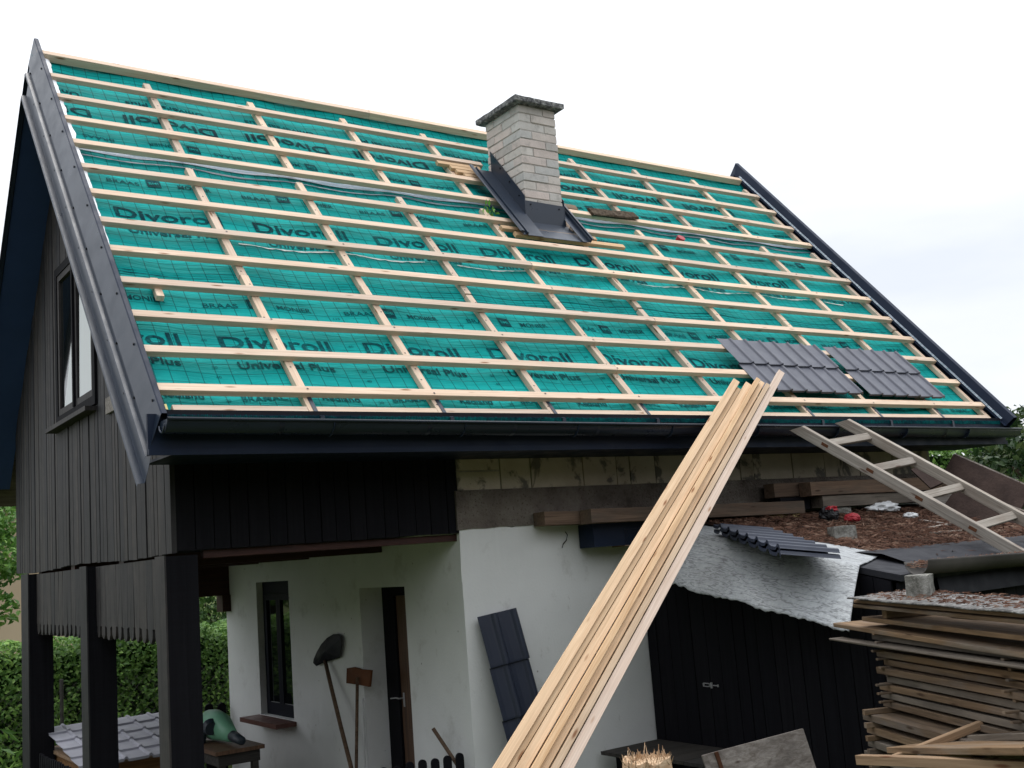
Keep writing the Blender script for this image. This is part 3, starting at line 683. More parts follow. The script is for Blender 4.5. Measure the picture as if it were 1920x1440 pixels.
# apron upstand on the front face and sloping apron
g = G(); yF = Y0-.008
vb = 2.50
pb = RP(0, vb, .03)
V = [(X0-.012, yF, 2.135), (X1+.02, yF, 2.125), (X1+.02, yF, 1.90), (X0-.012, yF, 1.90)]
g.add(V+[(x, y+.004, z) for x, y, z in V], [(3, 2, 1, 0), (4, 5, 6, 7), (0, 1, 5, 4)])
A0, A1 = RP(X0-.02, 2.56, .028), RP(X1+.03, 2.56, .028); A0.y = A1.y = yF-.001; A0.z = A1.z = 1.925
B0, B1 = RP(X0-.02, 2.245, .012), RP(X1+.06, 2.245, .012)
g.add([A0, A1, B1, B0]+[p-Vector((0, 0, .004)) for p in (A0, A1, B1, B0)], [(3, 2, 1, 0), (4, 5, 6, 7), (2, 3, 7, 6)])
fla = g.out('chimney_flashing', 'anthracite', H)
# left tray, longer than the stack
pr = [(.0, .0)]
def tri(x, sgn):
    # upstand against the brick: parallelogram with its top edge following the roof
    V = [Vector((x, Y0-.01, RP(0, 2.62, .02).z-.055)), Vector((x, Y0-.01, RP(0, 2.62, 0).z+.20)), Vector((x, Y1-.06, RP(0, 3.48, 0).z+.16)), Vector((x, Y1-.06, RP(0, 3.48, .0).z-.06))]
    G().add(V+[p+Vector((sgn*.005, 0, 0)) for p in V], [(0, 1, 2, 3), (7, 6, 5, 4), (0, 4, 5, 1), (1, 5, 6, 2), (2, 6, 7, 3)]).out('upstand', 'anthracite', fla)
tri(X0-.012, -1); tri(X1+.012, 1)
trp = [(-.008, .010), (-.16, .008), (-.165, .036), (-.172, .036), (-.176, .010), (-.205, .008), (-.209, .048), (-.235, .052), (-.242, .040)]
extrude('flashing_tray', [(X0+a*1.2, b+.012) for a, b in trp], lambda a, b: RP(a, 2.235, b), lambda a, b: RP(a, 3.40, b), 'anthracite', fla, False, .002)
extrude('flashing_tray', [(X1-a*.48, b+.012) for a, b in trp], lambda a, b: RP(a, 2.235, b), lambda a, b: RP(a, 3.40, b), 'anthracite', fla, False, .002)
g = G()
for p in [(X0+.05, yF-.002, 2.10), (X1-.05, yF-.002, 2.09)]: g.tube([Vector(p), Vector(p)-Vector((0, .006, 0))], .008, 6)
for t in (.15, .45, .75): 
    p = Vector((X0-.0185, Y0+(Y1-.1-Y0)*t, RP(0, 2.62+(3.42-2.62)*t, 0).z+.13)); g.tube([p, p-Vector((.006, 0, 0))], .008, 6)
tag(g.out('screws', 'black_metal', fla), None, None, kind='stuff')

# ================================================================== things on the roof
def tile_sheet(ncol, ncourse, M, mat, cw=.187, cl=.365, flat=True):
    sec = [(0, .000), (.012, -.001), (.080, .001), (.146, .004), (.153, .016), (.160, .019), (.170, .019), (.177, .014), (.182, .001)] if flat else [(0, .002), (.045, -.003), (.100, .000), (.118, .006), (.132, .022), (.150, .026), (.166, .022), (.178, .008)]
    xs_ = [(i*cw+a*cw/.187, b) for i in range(ncol) for a, b in sec]+[(ncol*cw, .002)]
    rows = [(-.001, -.004)]
    for j in range(ncourse): rows += [(j*cl, .017), (j*cl+.012, .0175), (j*cl+cl*.5, .009), ((j+1)*cl-.002, .001)]
    V = [(x, v, h+b) for v, h in rows for x, b in xs_]; n = len(xs_)
    Fc = [(j*n+i, j*n+i+1, (j+1)*n+i+1, (j+1)*n+i) for j in range(len(rows)-1) for i in range(n-1)]
    o = mesh('roof_tile_sheet', V, Fc, mat, None, M)
    md = o.modifiers.new('s', 'SOLIDIFY'); md.thickness = .002; md.offset = -1
    return o
Rz = lambda d: Matrix.Rotation(math.radians(d), 4, 'Z')
T = Matrix.Translation
tag(tile_sheet(7, 2, ROOF @ T((5.125, .092, .004)) @ Rz(-.8), 'tile_metal'), 'dark metal tile sheet on the battens, partly behind the leaning batten bundle', 'tile sheet', 'dark metal tile sheets')
tag(tile_sheet(6, 2, ROOF @ T((6.53, .068, .004)) @ Rz(-.9), 'tile_metal', .187), 'dark metal tile sheet on the battens, beside the right verge', 'tile sheet', 'dark metal tile sheets')
# loose battens pushed in round the chimney flashing
def lb(x0, x1, v, h, label, ht=.036):
    o = stick('loose_batten', RP(x0, v, h), RP(x1, v+random.uniform(-.004, .004), h), .055, ht, 'pine_warm', None, (0, -SA, CA))
    return tag(o, label, 'batten', 'loose battens by the chimney')
for i, (x0, x1, v) in enumerate(((3.44, 3.93, 3.49), (3.56, 3.92, 3.43), (3.60, 3.90, 3.368), (3.66, 3.90, 3.306))):
    lb(x0, x1, v, -.024, 'short warm-toned batten tucked under the upper left of the chimney flashing')
for i, (x0, x1, v) in enumerate(((3.62, 4.72, 2.40), (3.73, 5.02, 2.315), (3.36, 4.30, 2.225))):
    if i < 2: lb(x0, x1, v-.02, -.024, ('warm-toned batten under the lower edge of the chimney flashing, shorter one', 'warm-toned batten under the lower edge of the chimney flashing, reaching farthest right')[i])
tag(stick('wood_offcut', RP(.24, 1.16, -.062), RP(.235, .94, -.05), .05, .04, 'pine', None, (0, -SA, CA)), 'short pine offcut lying alone on the green membrane beside the left verge', 'offcut')
tag(stick('wood_offcut', RP(4.66, 3.02, -.055), RP(4.86, 3.0, -.05), .09, .045, 'lumber', None, (0, -SA, CA)), 'dark wood block lying on the membrane right of the chimney', 'offcut')
V, Fc = chamfer(.62, .13, .03, .012, .006, .006); M, _ = frame(RP(4.93, 2.87, .016), RP(5.5, 2.90, .022), (0, -SA, CA))
tag(mesh('bark_slab', V, Fc, 'bark', None, M), 'brown bark-edged slab lying across a batten right of the chimney', 'plank')
g = G(); g.tube([RP(6.04, 2.655, -.075), RP(6.04, 2.655, -.02)], .045, 20); o = g.out('tape_roll', 'red_plastic'); tag(o, 'small red roll lying between the battens near the right verge', 'roll')
# sprig growing through at the chimney
def leaf_mesh(name, P, Nn, size, mat, parent=None, asp=.5, smooth=False):
    n = len(P); P = np.asarray(P); d = rng.normal(size=(n, 3)); d /= np.linalg.norm(d, axis=1)[:, None]
    e = np.cross(d, Nn); e /= np.linalg.norm(e, axis=1)[:, None]+1e-9; d = np.cross(Nn, e); d /= np.linalg.norm(d, axis=1)[:, None]+1e-9
    s_ = (size*rng.uniform(.6, 1.35, n))[:, None]
    k = Nn*s_*.12
    V = np.stack([P-d*s_*.5, P+e*s_*asp*.5+k, P+d*s_*.5, P-e*s_*asp*.5+k], 1).reshape(-1, 3)
    me = bpy.data.meshes.new(name); me.vertices.add(4*n); me.vertices.foreach_set('co', V.ravel().astype(np.float32))
    idx = np.arange(n)*4; tri = np.stack([idx, idx+1, idx+2, idx, idx+2, idx+3], 1).ravel()
    me.loops.add(6*n); me.loops.foreach_set('vertex_index', tri.astype(np.int32)); me.polygons.add(2*n)
    me.polygons.foreach_set('loop_start', np.arange(0, 6*n, 3, dtype=np.int32)); me.update(calc_edges=True); me.validate()
    me.materials.append(MT[mat]); o = bpy.data.objects.new(name, me); return place(o, I4, parent)
def unit(n): 
    a = rng.normal(size=(n, 3)); return a/np.linalg.norm(a, axis=1)[:, None]
p = RP(3.66, 2.62, -.05); P = np.array(p)+rng.normal(size=(26, 3))*(.05, .03, .06)+(0, 0, .05)
sp = empty('weed_sprig', p); tag(sp, 'bright green weed sprig poking up left of the chimney flashing', 'plant')
leaf_mesh('leaves', P, unit(26), .07, 'leaf_bright', sp, .35); G().tube([p+Vector((0, 0, -.03)), p+Vector((.01, -.01, .10))], .004, 5).out('stem', 'leaf_bright', sp)

# ================================================================== the leaning bundle of battens
Cc = Vector((4.30, -.415, -.215)); Bm = AT(1003, 1440, 5.2); ax = (Cc-Bm).normalized()
Wd = (Vector((1, 0, 0))-ax*ax.x).normalized(); Nd = ax.cross(Wd)
if Nd.z < 0: Nd = -Nd
if Nd.dot(CAM-Cc) < 0: Nd = -Nd
L0 = (Cc-Bm).length
foot = -1.62
items = [  # offset across, offset out, width, height, end past the gutter
 (-.146, .026, .056, .038, .40, 'pine_bundle'), (-.099, -.002, .036, .058, .34, 'pine_warm'), (-.052, .010, .054, .040, .50, 'pine_bundle'),
 (-.006, .034, .036, .060, .60, 'pine_warm'), (.036, .000, .040, .058, .66, 'pine_bundle'), (.080, .030, .034, .060, .62, 'pine_bundle'), (.131, .022, .056, .050, .98, 'pine_pale'),
 (-.120, -.054, .058, .040, .30, 'pine_bundle'), (-.055, -.050, .058, .040, .35, 'pine_warm'), (.012, -.052, .058, .040, .42, 'pine_warm'), (.078, -.052, .058, .040, .5, 'pine_bundle')]
for i, (a, b, wd, ht, e, mt_) in enumerate(items):
    fan = 1+.03*random.uniform(-1, 1)
    p0 = Bm + ax*(foot+random.uniform(-.06, .06)) + Wd*a*fan + Nd*(b+random.uniform(-.003, .003)); p1 = Cc + ax*e + Wd*a + Nd*b
    o = stick('batten', p0, p1, wd, ht, mt_, None, Nd, .002, .004)
    lab = {0: 'pale batten on the wall side of the leaning bundle, lying on edge of the pile', 3: 'warm yellow batten standing proud in the middle of the leaning bundle', 6: 'longest, palest batten of the leaning bundle, on its ladder side'}.get(i, 'new pine batten in the long bundle leaning on the gutter')
    tag(o, lab, 'batten', 'battens in the leaning bundle')

# ================================================================== ladder
A = Vector((4.96, -.42, -.315)); D = Vector((.34, -1.555, -1.10)); r = Vector((.63, .05, .065)); Dn = D.normalized()
lad = empty('ladder', A+D*1.0); tag(lad, 'weathered wooden ladder leaning from the shed roof to the gutter', 'ladder')
nrm = r.cross(D).normalized(); nrm = nrm if nrm.z > 0 else -nrm
for off in (Vector(), r):
    M, ln = frame(A-Dn*.05+off, A+D*1.26+off, nrm); V, Fc = chamfer(ln, .042, .088, .004, 0, .001)
    V = [((x if z < 0 else max(x, .09)) if x < .01 else x, y, z) for x, y, z in V]
    rl = mesh('rail', V, Fc, 'ladder_wood', lad, M)
    if off.length == 0:
        for t in (.145, .36, .58, .805):
            q = A+D*t-r.normalized()*.0225; M2, _ = frame(q-Dn*.03, q+Dn*.03, nrm); G().box(0, .06, -.002, .002, -.012, .012).out('tenon_end', 'rust', rl, M=M2)
for t in (.14, .355, .575, .80, 1.03):
    stick('rung', A+D*t+r*.035, A+D*t+r*.965, .062, .030, 'ladder_wood', lad, (nrm+Dn*.5), .004)

# ================================================================== shed beside the house
KS = .2
def zs(y, h=0): return -.955-KS*(.4-y)+h
shed = empty('shed', (5.5, -.8, -3.34)); tag(shed, 'dark boarded lean-to shed with a littered low roof against the house', 'shed')
SX, SY, SE = 3.9, -1.95, 8.3
g = G(); V = [(SX, y, z) for y, z in ((YW-.03, zs(YW-.03, -.05)), (SY, zs(SY, -.05)), (SY, -3.34), (YW-.03, -3.34))]
V += [(SX+.05, y, z) for _, y, z in V]
sw = mesh('side_wall', V, [(0, 1, 2, 3), (7, 6, 5, 4), (0, 4, 5, 1), (1, 5, 6, 2)], 'stained_black', shed)
y = YW-.035
while y > SY+.02:
    wd = random.choice((.11, .13, .15)); y1 = max(y-wd, SY)
    V = [(SX-.02+random.uniform(-.004, .004), q, z) for q, z in ((y-.004, zs(y, -.05)), (y1+.004, zs(y1, -.05)), (y1+.004, -3.33), (y-.004, -3.33))]
    V += [(SX-.001, q, z) for _, q, z in V]
    mesh('board', V, [(0, 1, 2, 3), (0, 4, 5, 1), (1, 5, 6, 2), (2, 6, 7, 3), (3, 7, 4, 0)], 'stained_black', sw); y = y1
fwl = G().box(SX, SE, SY, SY+.05, -3.34, zs(SY, -.05)).out('front_wall', 'stained_black', shed)
x = SX
while x < SE-.05:
    G().box(x+.004, x+.136, SY-.02+random.uniform(-.004, .003), SY-.001, -3.33, zs(SY, -.06)).out('board', 'stained_black', fwl); x += .14
hp = PX(1333, 1285, 0, SX-.03)
g = G()
for z0_, z1_, y0_, y1_ in ((-.012, -.008, .01, .075), (.010, .014, .01, .075), (-.012, .014, .072, .077), (-.012, .014, .010, .015), (-.02, .02, -.012, .0), (-.002, .004, -.07, -.025), (-.008, .010, -.075, -.07)): g.box(SX-.036, SX-.024, hp.y+y0_, hp.y+y1_, hp.z+z0_, hp.z+z1_)
g.out('hasp', 'steel', shed)
V = []; xs2 = np.linspace(SX-.02, SE, 24); ys2 = np.linspace(YW-.025, SY-.06, 16)
for h in (0, -.04):
    for y in ys2:
        for x in xs2: V.append((float(x), float(y), zs(float(y), h+.006*fn(x*2, y*2))))
n, m_ = 24, 16
Fc = [(j*n+i, (j+1)*n+i, (j+1)*n+i+1, j*n+i+1) for j in range(m_-1) for i in range(n-1)]+[(n*m_+j*n+i, n*m_+j*n+i+1, n*m_+(j+1)*n+i+1, n*m_+(j+1)*n+i) for j in range(m_-1) for i in range(n-1)]
Fc += [(j*n, n*m_+j*n, n*m_+(j+1)*n, (j+1)*n) for j in range(m_-1)]+[((m_-1)*n+i, n*m_+(m_-1)*n+i, n*m_+(m_-1)*n+i+1, (m_-1)*n+i+1) for i in range(n-1)]
sroof = mesh('shed_roof', V, Fc, 'black_sheet', shed)
V = []; xs3 = np.linspace(4.30, SE-.02, 60); ys3 = np.linspace(YW-.03, SY+.25, 36)
for y in ys3:
    for x in xs3: V.append((float(x)+.03*fn(y*5, 1), float(y)-.05*fn(x*3, 2), zs(float(y), .007+.010*max(-.4, fn(x*5, y*5))+.006*fn(x*17, y*17))))
o = mesh('litter_bed', V, [(j*60+i, (j+1)*60+i, (j+1)*60+i+1, j*60+i+1) for j in range(35) for i in range(59)], 'litter_bed', None, None, True); tag(o, 'matted dark brown litter covering the shed roof', 'litter', kind='stuff')
# litter of needles and twigs
nN = 9000; P = np.stack([rng.uniform(SX+.5, 7.2, nN), rng.uniform(SY+.05, YW-.2, nN), np.zeros(nN)], 1)
V = []; Fc = []
for i in range(nN):
    x, y = max(P[i, 0], 4.32), max(P[i, 1], SY+.28); big = i % 28 == 0; ln = random.uniform(.12, .3) if big else random.uniform(.025, .08); wd = .004 if big else .0022
    a = random.gauss(.2, .9); dx_, dy_ = math.cos(a)*ln/2, math.sin(a)*ln/2; z = zs(y, random.uniform(.012, .026)); tl = random.uniform(-.15, .15)*ln
    ox, oy = -math.sin(a)*wd, math.cos(a)*wd; k = len(V)
    V += [(x-dx_-ox, y-dy_-oy, z-tl+KS*-dy_), (x+dx_-ox, y+dy_-oy, z+tl+KS*dy_), (x, y+wd, z+wd*2.5)]+[(x-dx_+ox, y-dy_+oy, z-tl+KS*-dy_), (x+dx_+ox, y+dy_+oy, z+tl+KS*dy_)]
    Fc += [(k, k+1, k+4, k+3), (k, k+2, k+1), (k+3, k+4, k+2)]
o = mesh('needle_litter', V, Fc, 'needles'); tag(o, 'reddish brown pine needles and twigs strewn over the shed roof', 'litter', kind='stuff')
# silver felt drooping over the edge
V = []; nu, nw = 80, 60
for i in range(nu):
    u = i/(nu-1)
    for j in range(nw):
        t = j/(nw-1)
        yT = .02+(-1.47-.02)*u; yB = -.12+(-1.88+.12)*u; xT = 4.18+.30*u+.03*fn(u*5, 1); xB = 3.50+.02*fn(u*9, 2)+.012*fn(u*31, 3)
        tt = t*1.0; y = yT+(yB-yT)*t; x = xT+(xB-xT)*t
        z = zs(y, .016); d = (3.865-x)
        if d > 0: z -= .75*d + .5*d*d
        z += .010*fn(x*3, y*2.2)+.006*fn(x*16+.6*fn(y*3, 3), y*2.2)*(1 if t > .05 else 0)
        if t > .97: z += .012*fn(u*40, 7)
        V.append((x, y, z))
Fc = [(i*nw+j, i*nw+j+1, (i+1)*nw+j+1, (i+1)*nw+j) for i in range(nu-1) for j in range(nw-1)]
o = mesh('roofing_felt', V, Fc, 'felt', None, None, True); md = o.modifiers.new('s', 'SOLIDIFY'); md.thickness = .006; md.offset = -1
tag(o, 'wrinkled silver grey roofing felt drooping over the shed edge', 'roofing felt')
# tile sheets lying on the felt
def onpl(u, v, h):
    n_ = Vector((0, -KS, 1)); d = ray(u, v); t = ((-.955-KS*.4+h)-CAM.dot(n_))/d.dot(n_); return CAM+d*t
cL, cB, cR = onpl(1306, 980, .05), onpl(1462, 1038, .09), onpl(1538, 1006, .05)
La = (cL-cB).normalized(); Lb = (cR-cB); Lb = (Lb-La*Lb.dot(La)).normalized(); nz = La.cross(Lb)
if nz.z < 0: nz = -nz
for k, lab in enumerate(('dark corrugated tile sheet lying under another on the silver felt', 'dark corrugated tile sheet on top of another on the silver felt')):
    # local x runs along the wave ends, local y along the ribs
    xd_ = La if La.cross(Lb).dot(nz) > 0 else La
    M = Matrix((La, Lb, La.cross(Lb))).transposed().to_4x4(); M.translation = cB - La.cross(Lb)*(.03-.0*k) + nz*(.034*k) + La*.02*k
    if La.cross(Lb).z < 0:
        M = Matrix((-La, Lb, (-La).cross(Lb))).transposed().to_4x4(); M.translation = cB + La*1.24 + nz*(.034*k-.02) + La*.02*k
    o = tile_sheet(7, 1, M, 'tile_navy_shaded', .18, .40, False); tag(o, lab, 'tile sheet', 'dark metal tile sheets')
# black sheet along the shed front, old gutter full of needles
V = []; Fc = []; xs2 = np.linspace(4.25, 6.6, 30)
for x in xs2:
    k = .02*fn(x*3, 2); V += [(x, -1.40+k, zs(-1.40, .022)), (x, -1.62+k, zs(-1.62, .045+.02*fn(x*4, 4))), (x, -1.78, zs(-1.78, .02)), (x, -2.0, zs(-2.0, -.02)), (x, -2.02, zs(-2.02, -.16))]
Fc = [(i*5+j, i*5+j+1, i*5+j+6, i*5+j+5) for i in range(29) for j in range(4)]
o = mesh('edge_sheet', V, Fc, 'black_sheet', shed, None, True)
def sg(x, a, b): return Vector((x, -2.06+a, -1.365-.015*(x-4)+b))
pr = [(-.085*math.cos(t), -.08*math.sin(t)) for t in [math.pi*k/12 for k in range(13)]]
og = extrude('gutter', [(-.088, .012)]+pr, lambda a, b: sg(3.98, a, b), lambda a, b: sg(6.5, a, b-.02), 'old_gutter', shed, True, .004)
nN = 1500; V = []; Fc = []
for i in range(nN):
    x = random.uniform(4.0, 6.2); a = random.uniform(-.07, .07); z = sg(x, a, -.02+random.uniform(-.02, .02)+.1*abs(a)).z; an = random.gauss(0, .6); ln = random.uniform(.02, .07); k = len(V)
    dx_, dy_ = math.cos(an)*ln/2, math.sin(an)*ln/2; V += [(x-dx_, -2.06+a-dy_, z), (x+dx_, -2.06+a+dy_, z+random.uniform(-.01, .02)), (x, -2.06+a+.006, z+.006)]; Fc += [(k, k+1, k+2)]
o = mesh('gutter_litter', V, Fc, 'needles'); tag(o, 'brown needles filling the old half-round gutter of the shed', 'litter', kind='stuff')
# timbers along the house wall
def timber(p0, p1, wd, ht, mat, lab): return tag(stick('timber_beam', p0, p1, wd, ht, mat, None, (0, 0, 1), .004, 0, .002), lab, 'beam', 'old timbers beside the house wall')
timber((2.88, .32, -.892), (4.1, .32, -.915), .14, .10, 'timber_old', 'reddish beam against the wall with its end over the white plaster')
timber((3.20, .17, -.900), (5.55, .17, -.925), .13, .105, 'timber_old', 'brown beam in front, resting on the shed roof along the house wall')
timber((5.32, .28, -.765), (7.9, .28, -.765), .12, .12, 'timber_old', 'upper brown beam stacked against the house wall right of the bundle')
timber((5.62, .14, -.775), (7.5, .14, -.775), .13, .12, 'timber_old', 'reddish front beam of the upper pair by the house wall')
timber((5.35, .26, -.888), (5.72, .26, -.888), .14, .11, 'stained_black', 'black timber block under the ends of the upper beams')
timber((5.78, .16, -.888), (7.7, .16, -.895), .13, .10, 'lumber_grey', 'grey weathered beam under the upper pair by the house wall')
timber((7.0, -.02, -.93), (8.0, -.05, -.93), .05, .12, 'weathered', 'short grey board end lying beside the stacked timbers')
G().box(3.30, SX-.022, YW-.20, YW-.02, -1.13, -.955).out('bracket_box', 'fascia_metal', shed)
stick('roof_plate', (3.60, .30, -1.07), (SX-.022, .30, -1.07), .16, .14, 'lumber', shed)
# odds and ends on the shed roof
def blob(name, c, s, mat, seed, amp=.35, fr=6, n=14, par=None, sm=False):
    V = []; Fc = []
    for i in range(n+1):
        th = math.pi*i/n
        for j in range(n*2):
            ph = math.pi*j/n; d = Vector((math.sin(th)*math.cos(ph), math.sin(th)*math.sin(ph), math.cos(th)))
            k = 1+amp*fn(d.x*fr*.4+seed, d.y*fr*.4, d.z*fr*.4)+amp*.5*fn(d.x*fr+seed, d.y*fr, d.z*fr); V.append((c[0]+d.x*s[0]*k, c[1]+d.y*s[1]*k, c[2]+max(-.9, d.z*k)*s[2]))
    for i in range(n):
        for j in range(2*n): Fc.append((i*2*n+j, (i+1)*2*n+j, (i+1)*2*n+(j+1) % (2*n), i*2*n+(j+1) % (2*n)))
    return mesh(name, V, Fc, mat, par, None, sm)
def onroof_px(u, v):
    n_ = Vector((0, -KS, 1)); d = ray(u, v); t = ((-.955-KS*.4)-CAM.dot(n_))/d.dot(n_); return CAM+d*t
def rough_block(c, sx, sy, sz, rot, lab, mat='rubble_block'):
    V = []; n = 6; Fc = []
    M = Matrix.Translation(c) @ Rz(rot)
    g = G()
    import itertools
    def face(o, a, b):
        k = len(g.V)
        for i in range(n+1):
            for j in range(n+1):
                p = Vector(o)+Vector(a)*(i/n)+Vector(b)*(j/n); d = fn(p.x*19+rot, p.y*19, p.z*19)*.012; e = Vector((p.x*(1+d*3), p.y*(1+d*3), p.z+d*.4)); g.V.append(tuple(M @ e))
        for i in range(n):
            for j in range(n): g.F.append((k+i*(n+1)+j, k+(i+1)*(n+1)+j, k+(i+1)*(n+1)+j+1, k+i*(n+1)+j+1))
    x, y, z = sx/2, sy/2, sz
    face((-x, -y, z), (sx, 0, 0), (0, sy, 0)); face((-x, -y, 0), (sx, 0, 0), (0, 0, sz)); face((-x, y, 0), (0, -sy, 0), (0, 0, sz)); face((x, -y, 0), (0, sy, 0), (0, 0, sz)); face((x, y, 0), (-sx, 0, 0), (0, 0, sz)); face((-x, y, -.004), (sx, 0, 0), (0, -sy, 0))
    return tag(g.out('concrete_block', mat), lab, 'block', 'rough concrete blocks')
rough_block(onroof_px(1597, 1014)+Vector((0, .08, -.012)), .17, .15, .125, -30, 'rough grey concrete block on the shed roof above the silver felt')
rough_block(onroof_px(1592, 968)+Vector((.02, .12, -.01)), .17, .13, .09, -20, 'flat pale concrete piece behind the red-topped objects on the shed roof')
p = onroof_px(1556, 979); gv = tag(blob('work_glove', p+Vector((0, 0, .055)), (.085, .075, .07), 'black_plastic', 3), 'crumpled black glove with red fingers lying on the shed roof litter', 'glove')
blob('red_fingers', p+Vector((.01, -.02, .105)), (.06, .05, .028), 'red_plastic', 5, .5, 9, 10, gv)
p = onroof_px(1603, 983); tag(blob('red_bowl', p+Vector((0, .02, .05)), (.08, .055, .045), 'red_plastic', 8, .15), 'small glossy red bowl lying against the concrete block', 'bowl')
p = onroof_px(1655, 962); tag(blob('plastic_bag', p+Vector((0, 0, .045)), (.20, .10, .05), 'white_plastic', 11, .38, 5, 20, None, True), 'crumpled white plastic bag by the timbers on the shed roof', 'plastic bag')
p = onroof_px(1708, 974); tag(blob('paper_scrap', p+Vector((0, 0, .03)), (.075, .06, .03), 'white_plastic', 15, .4, 5, 14, None, True), 'small crumpled white paper scrap in the needle litter', 'paper')
for k, (u, v) in enumerate(((1462, 972), (1493, 970))):
    p = onroof_px(u, v); tag(blob('foam_scrap', p+Vector((0, .05, .035)), (.085, .06, .05), 'yellow_foam', 20+k, .8, 8, 14), ('pale yellow foam scrap next to the end of the brown beam', 'pale yellow foam scrap below the black timber block')[k], 'foam', 'yellow foam scraps')
for u0, v0, u1, v1, wd, lab in ((1727, 979, 1768, 985, .06, 'broken wedge of grey wood in the needle litter'), (1745, 993, 1785, 985, .05, 'weathered splinter of board in the needle litter'), (1747, 1003, 1800, 999, .045, 'pale flat lath lying in the needle litter')):
    a, b = onroof_px(u0, v0), onroof_px(u1, v1); tag(stick('wood_scrap', a+Vector((0, 0, .015)), b+Vector((0, 0, .015)), wd, .016, 'weathered' if 'pale' not in lab else 'ladder_wood', None, (0, 0, 1), .003), lab, 'wood scrap')
# brown sheets leaning beyond the ladder
def slab(name, pts, th, mat, lab, cat, rim=None):
    P = [Vector(p) for p in pts]; n_ = (P[1]-P[0]).cross(P[3]-P[0]).normalized(); Q = [p+n_*th for p in P]
    o = mesh(name, P+Q, [(0, 3, 2, 1), (4, 5, 6, 7)]+[(i, (i+1) % 4, (i+1) % 4+4, i+4) for i in range(4)], mat); tag(o, lab, cat)
    if rim:
        g = G(); g.beam(Q[0]+n_*.008, Q[1]+n_*.008, .03, .016, n_); g.out('rim', rim, o)
    return o
c0, c1 = AT(1788, 851, 10.2), AT(1935, 915, 9.5)
c3 = AT(1767, 890, 10.2); slab('brown_sheet', (c0, c1, c1+(c3-c0), c3), .02, 'brown_sheet', 'dark brown roofing sheet with a pale rim leaning beyond the ladder', 'roofing sheet', 'weathered')
slab('brown_sheet', (AT(1708, 880, 9.4), AT(1730, 870, 9.4), AT(1730, 870, 9.4)+AT(1745, 915, 9.2)-AT(1708, 880, 9.4), AT(1745, 915, 9.2)), .02, 'brown_sheet', 'small brown curved tile leaning between the ladder rungs', 'roofing sheet')
slab('grey_sheet', (AT(1795, 912, 9.9), AT(1940, 966, 9.3), AT(1940, 966, 9.3)+AT(1768, 950, 9.9)-AT(1795, 912, 9.9), AT(1768, 950, 9.9)), .02, 'brown_sheet', 'shaded brown sheet standing under the brown sheet behind the ladder', 'roofing sheet', 'weathered')

# ================================================================== lumber stack
SO = Vector((3.27, -2.21, 0)); SU = Vector((-.427, -.904, 0)); SS = Vector((-.904, .427, 0))
lumb = 'boards in the drying stack'
def sboard(z, th, wd, e, s, ln, mat, lab='weathered sawn board in the stickered lumber stack by the shed', dz=0):
    p0 = SO+SU*e+SS*(s-wd/2)+Vector((0, 0, z)); p1 = p0+SU*ln+Vector((0, 0, dz))
    return tag(stick('sawn_board', p0, p1, wd, th, mat, None, (0, 0, 1), .003, .003, .0015), lab, 'board', lumb)
z = -2.72
while z < -2.13:                                  # lower, wider boards
    sboard(z, .040, .34, random.uniform(-.05, .03), .08+random.uniform(-.02, .02), 2.7, random.choice(('lumber_grey', 'lumber', 'lumber_grey')))
    for q in (.08, 1.25, 2.4): tag(stick('stacking_strip', SO+SU*q+SS*.13+Vector((0, 0, z+.0345)), SO+SU*q-SS*.3+Vector((0, 0, z+.0345)), .03, .028, 'lumber', None), 'short stacking strip between boards of the lumber stack', 'strip', 'stacking strips')
    z += .0695
z += -.004
while z < -1.70:
    sboard(z, .033, .26, random.uniform(-.01, .12), random.uniform(-.015, .015), 2.6, random.choice(('lumber', 'lumber', 'lumber_grey')))
    for q in (.14, 1.3): tag(stick('stacking_strip', SO+SU*q+SS*(.03+random.uniform(-.03, .04))+Vector((0, 0, z+.0228)), SO+SU*q-SS*.28+Vector((0, 0, z+.0228)), .025, .0115, 'lumber', None), 'short stacking strip between boards of the lumber stack', 'strip', 'stacking strips')
    z += .0455
sboard(z+.001, .025, .30, -.35, .05, 2.7, 'lumber', 'thin warped board jutting out near the top of the lumber stack', -.05)
sboard(z-.0915+.012, .012, .09, -.36, .08, 2.3, 'lumber_grey', 'narrow grey lath sticking out farthest from the lumber stack')
sboard(z+.048, .022, .34, -.03, .02, 2.6, 'lumber', 'broad board lying on top of the lumber stack', -.02)
zt = z+.048
sboard(zt+.10, .016, .22, -.05, .05, 2.6, 'pine_dark', 'light splintered cover board over the lumber stack, upper one', -.02)
sboard(zt+.078, .018, .18, -.02, .07, 2.6, 'lumber', 'light splintered cover board over the lumber stack, lower one', -.02)
for q in (.2, 1.5): tag(stick('stacking_strip', SO+SU*q+SS*.0+Vector((0, 0, zt+.040)), SO+SU*q-SS*.30+Vector((0, 0, zt+.040)), .05, .056, 'lumber', None), 'thick bearer under the cover boards of the lumber stack', 'strip', 'bearers on the lumber stack')
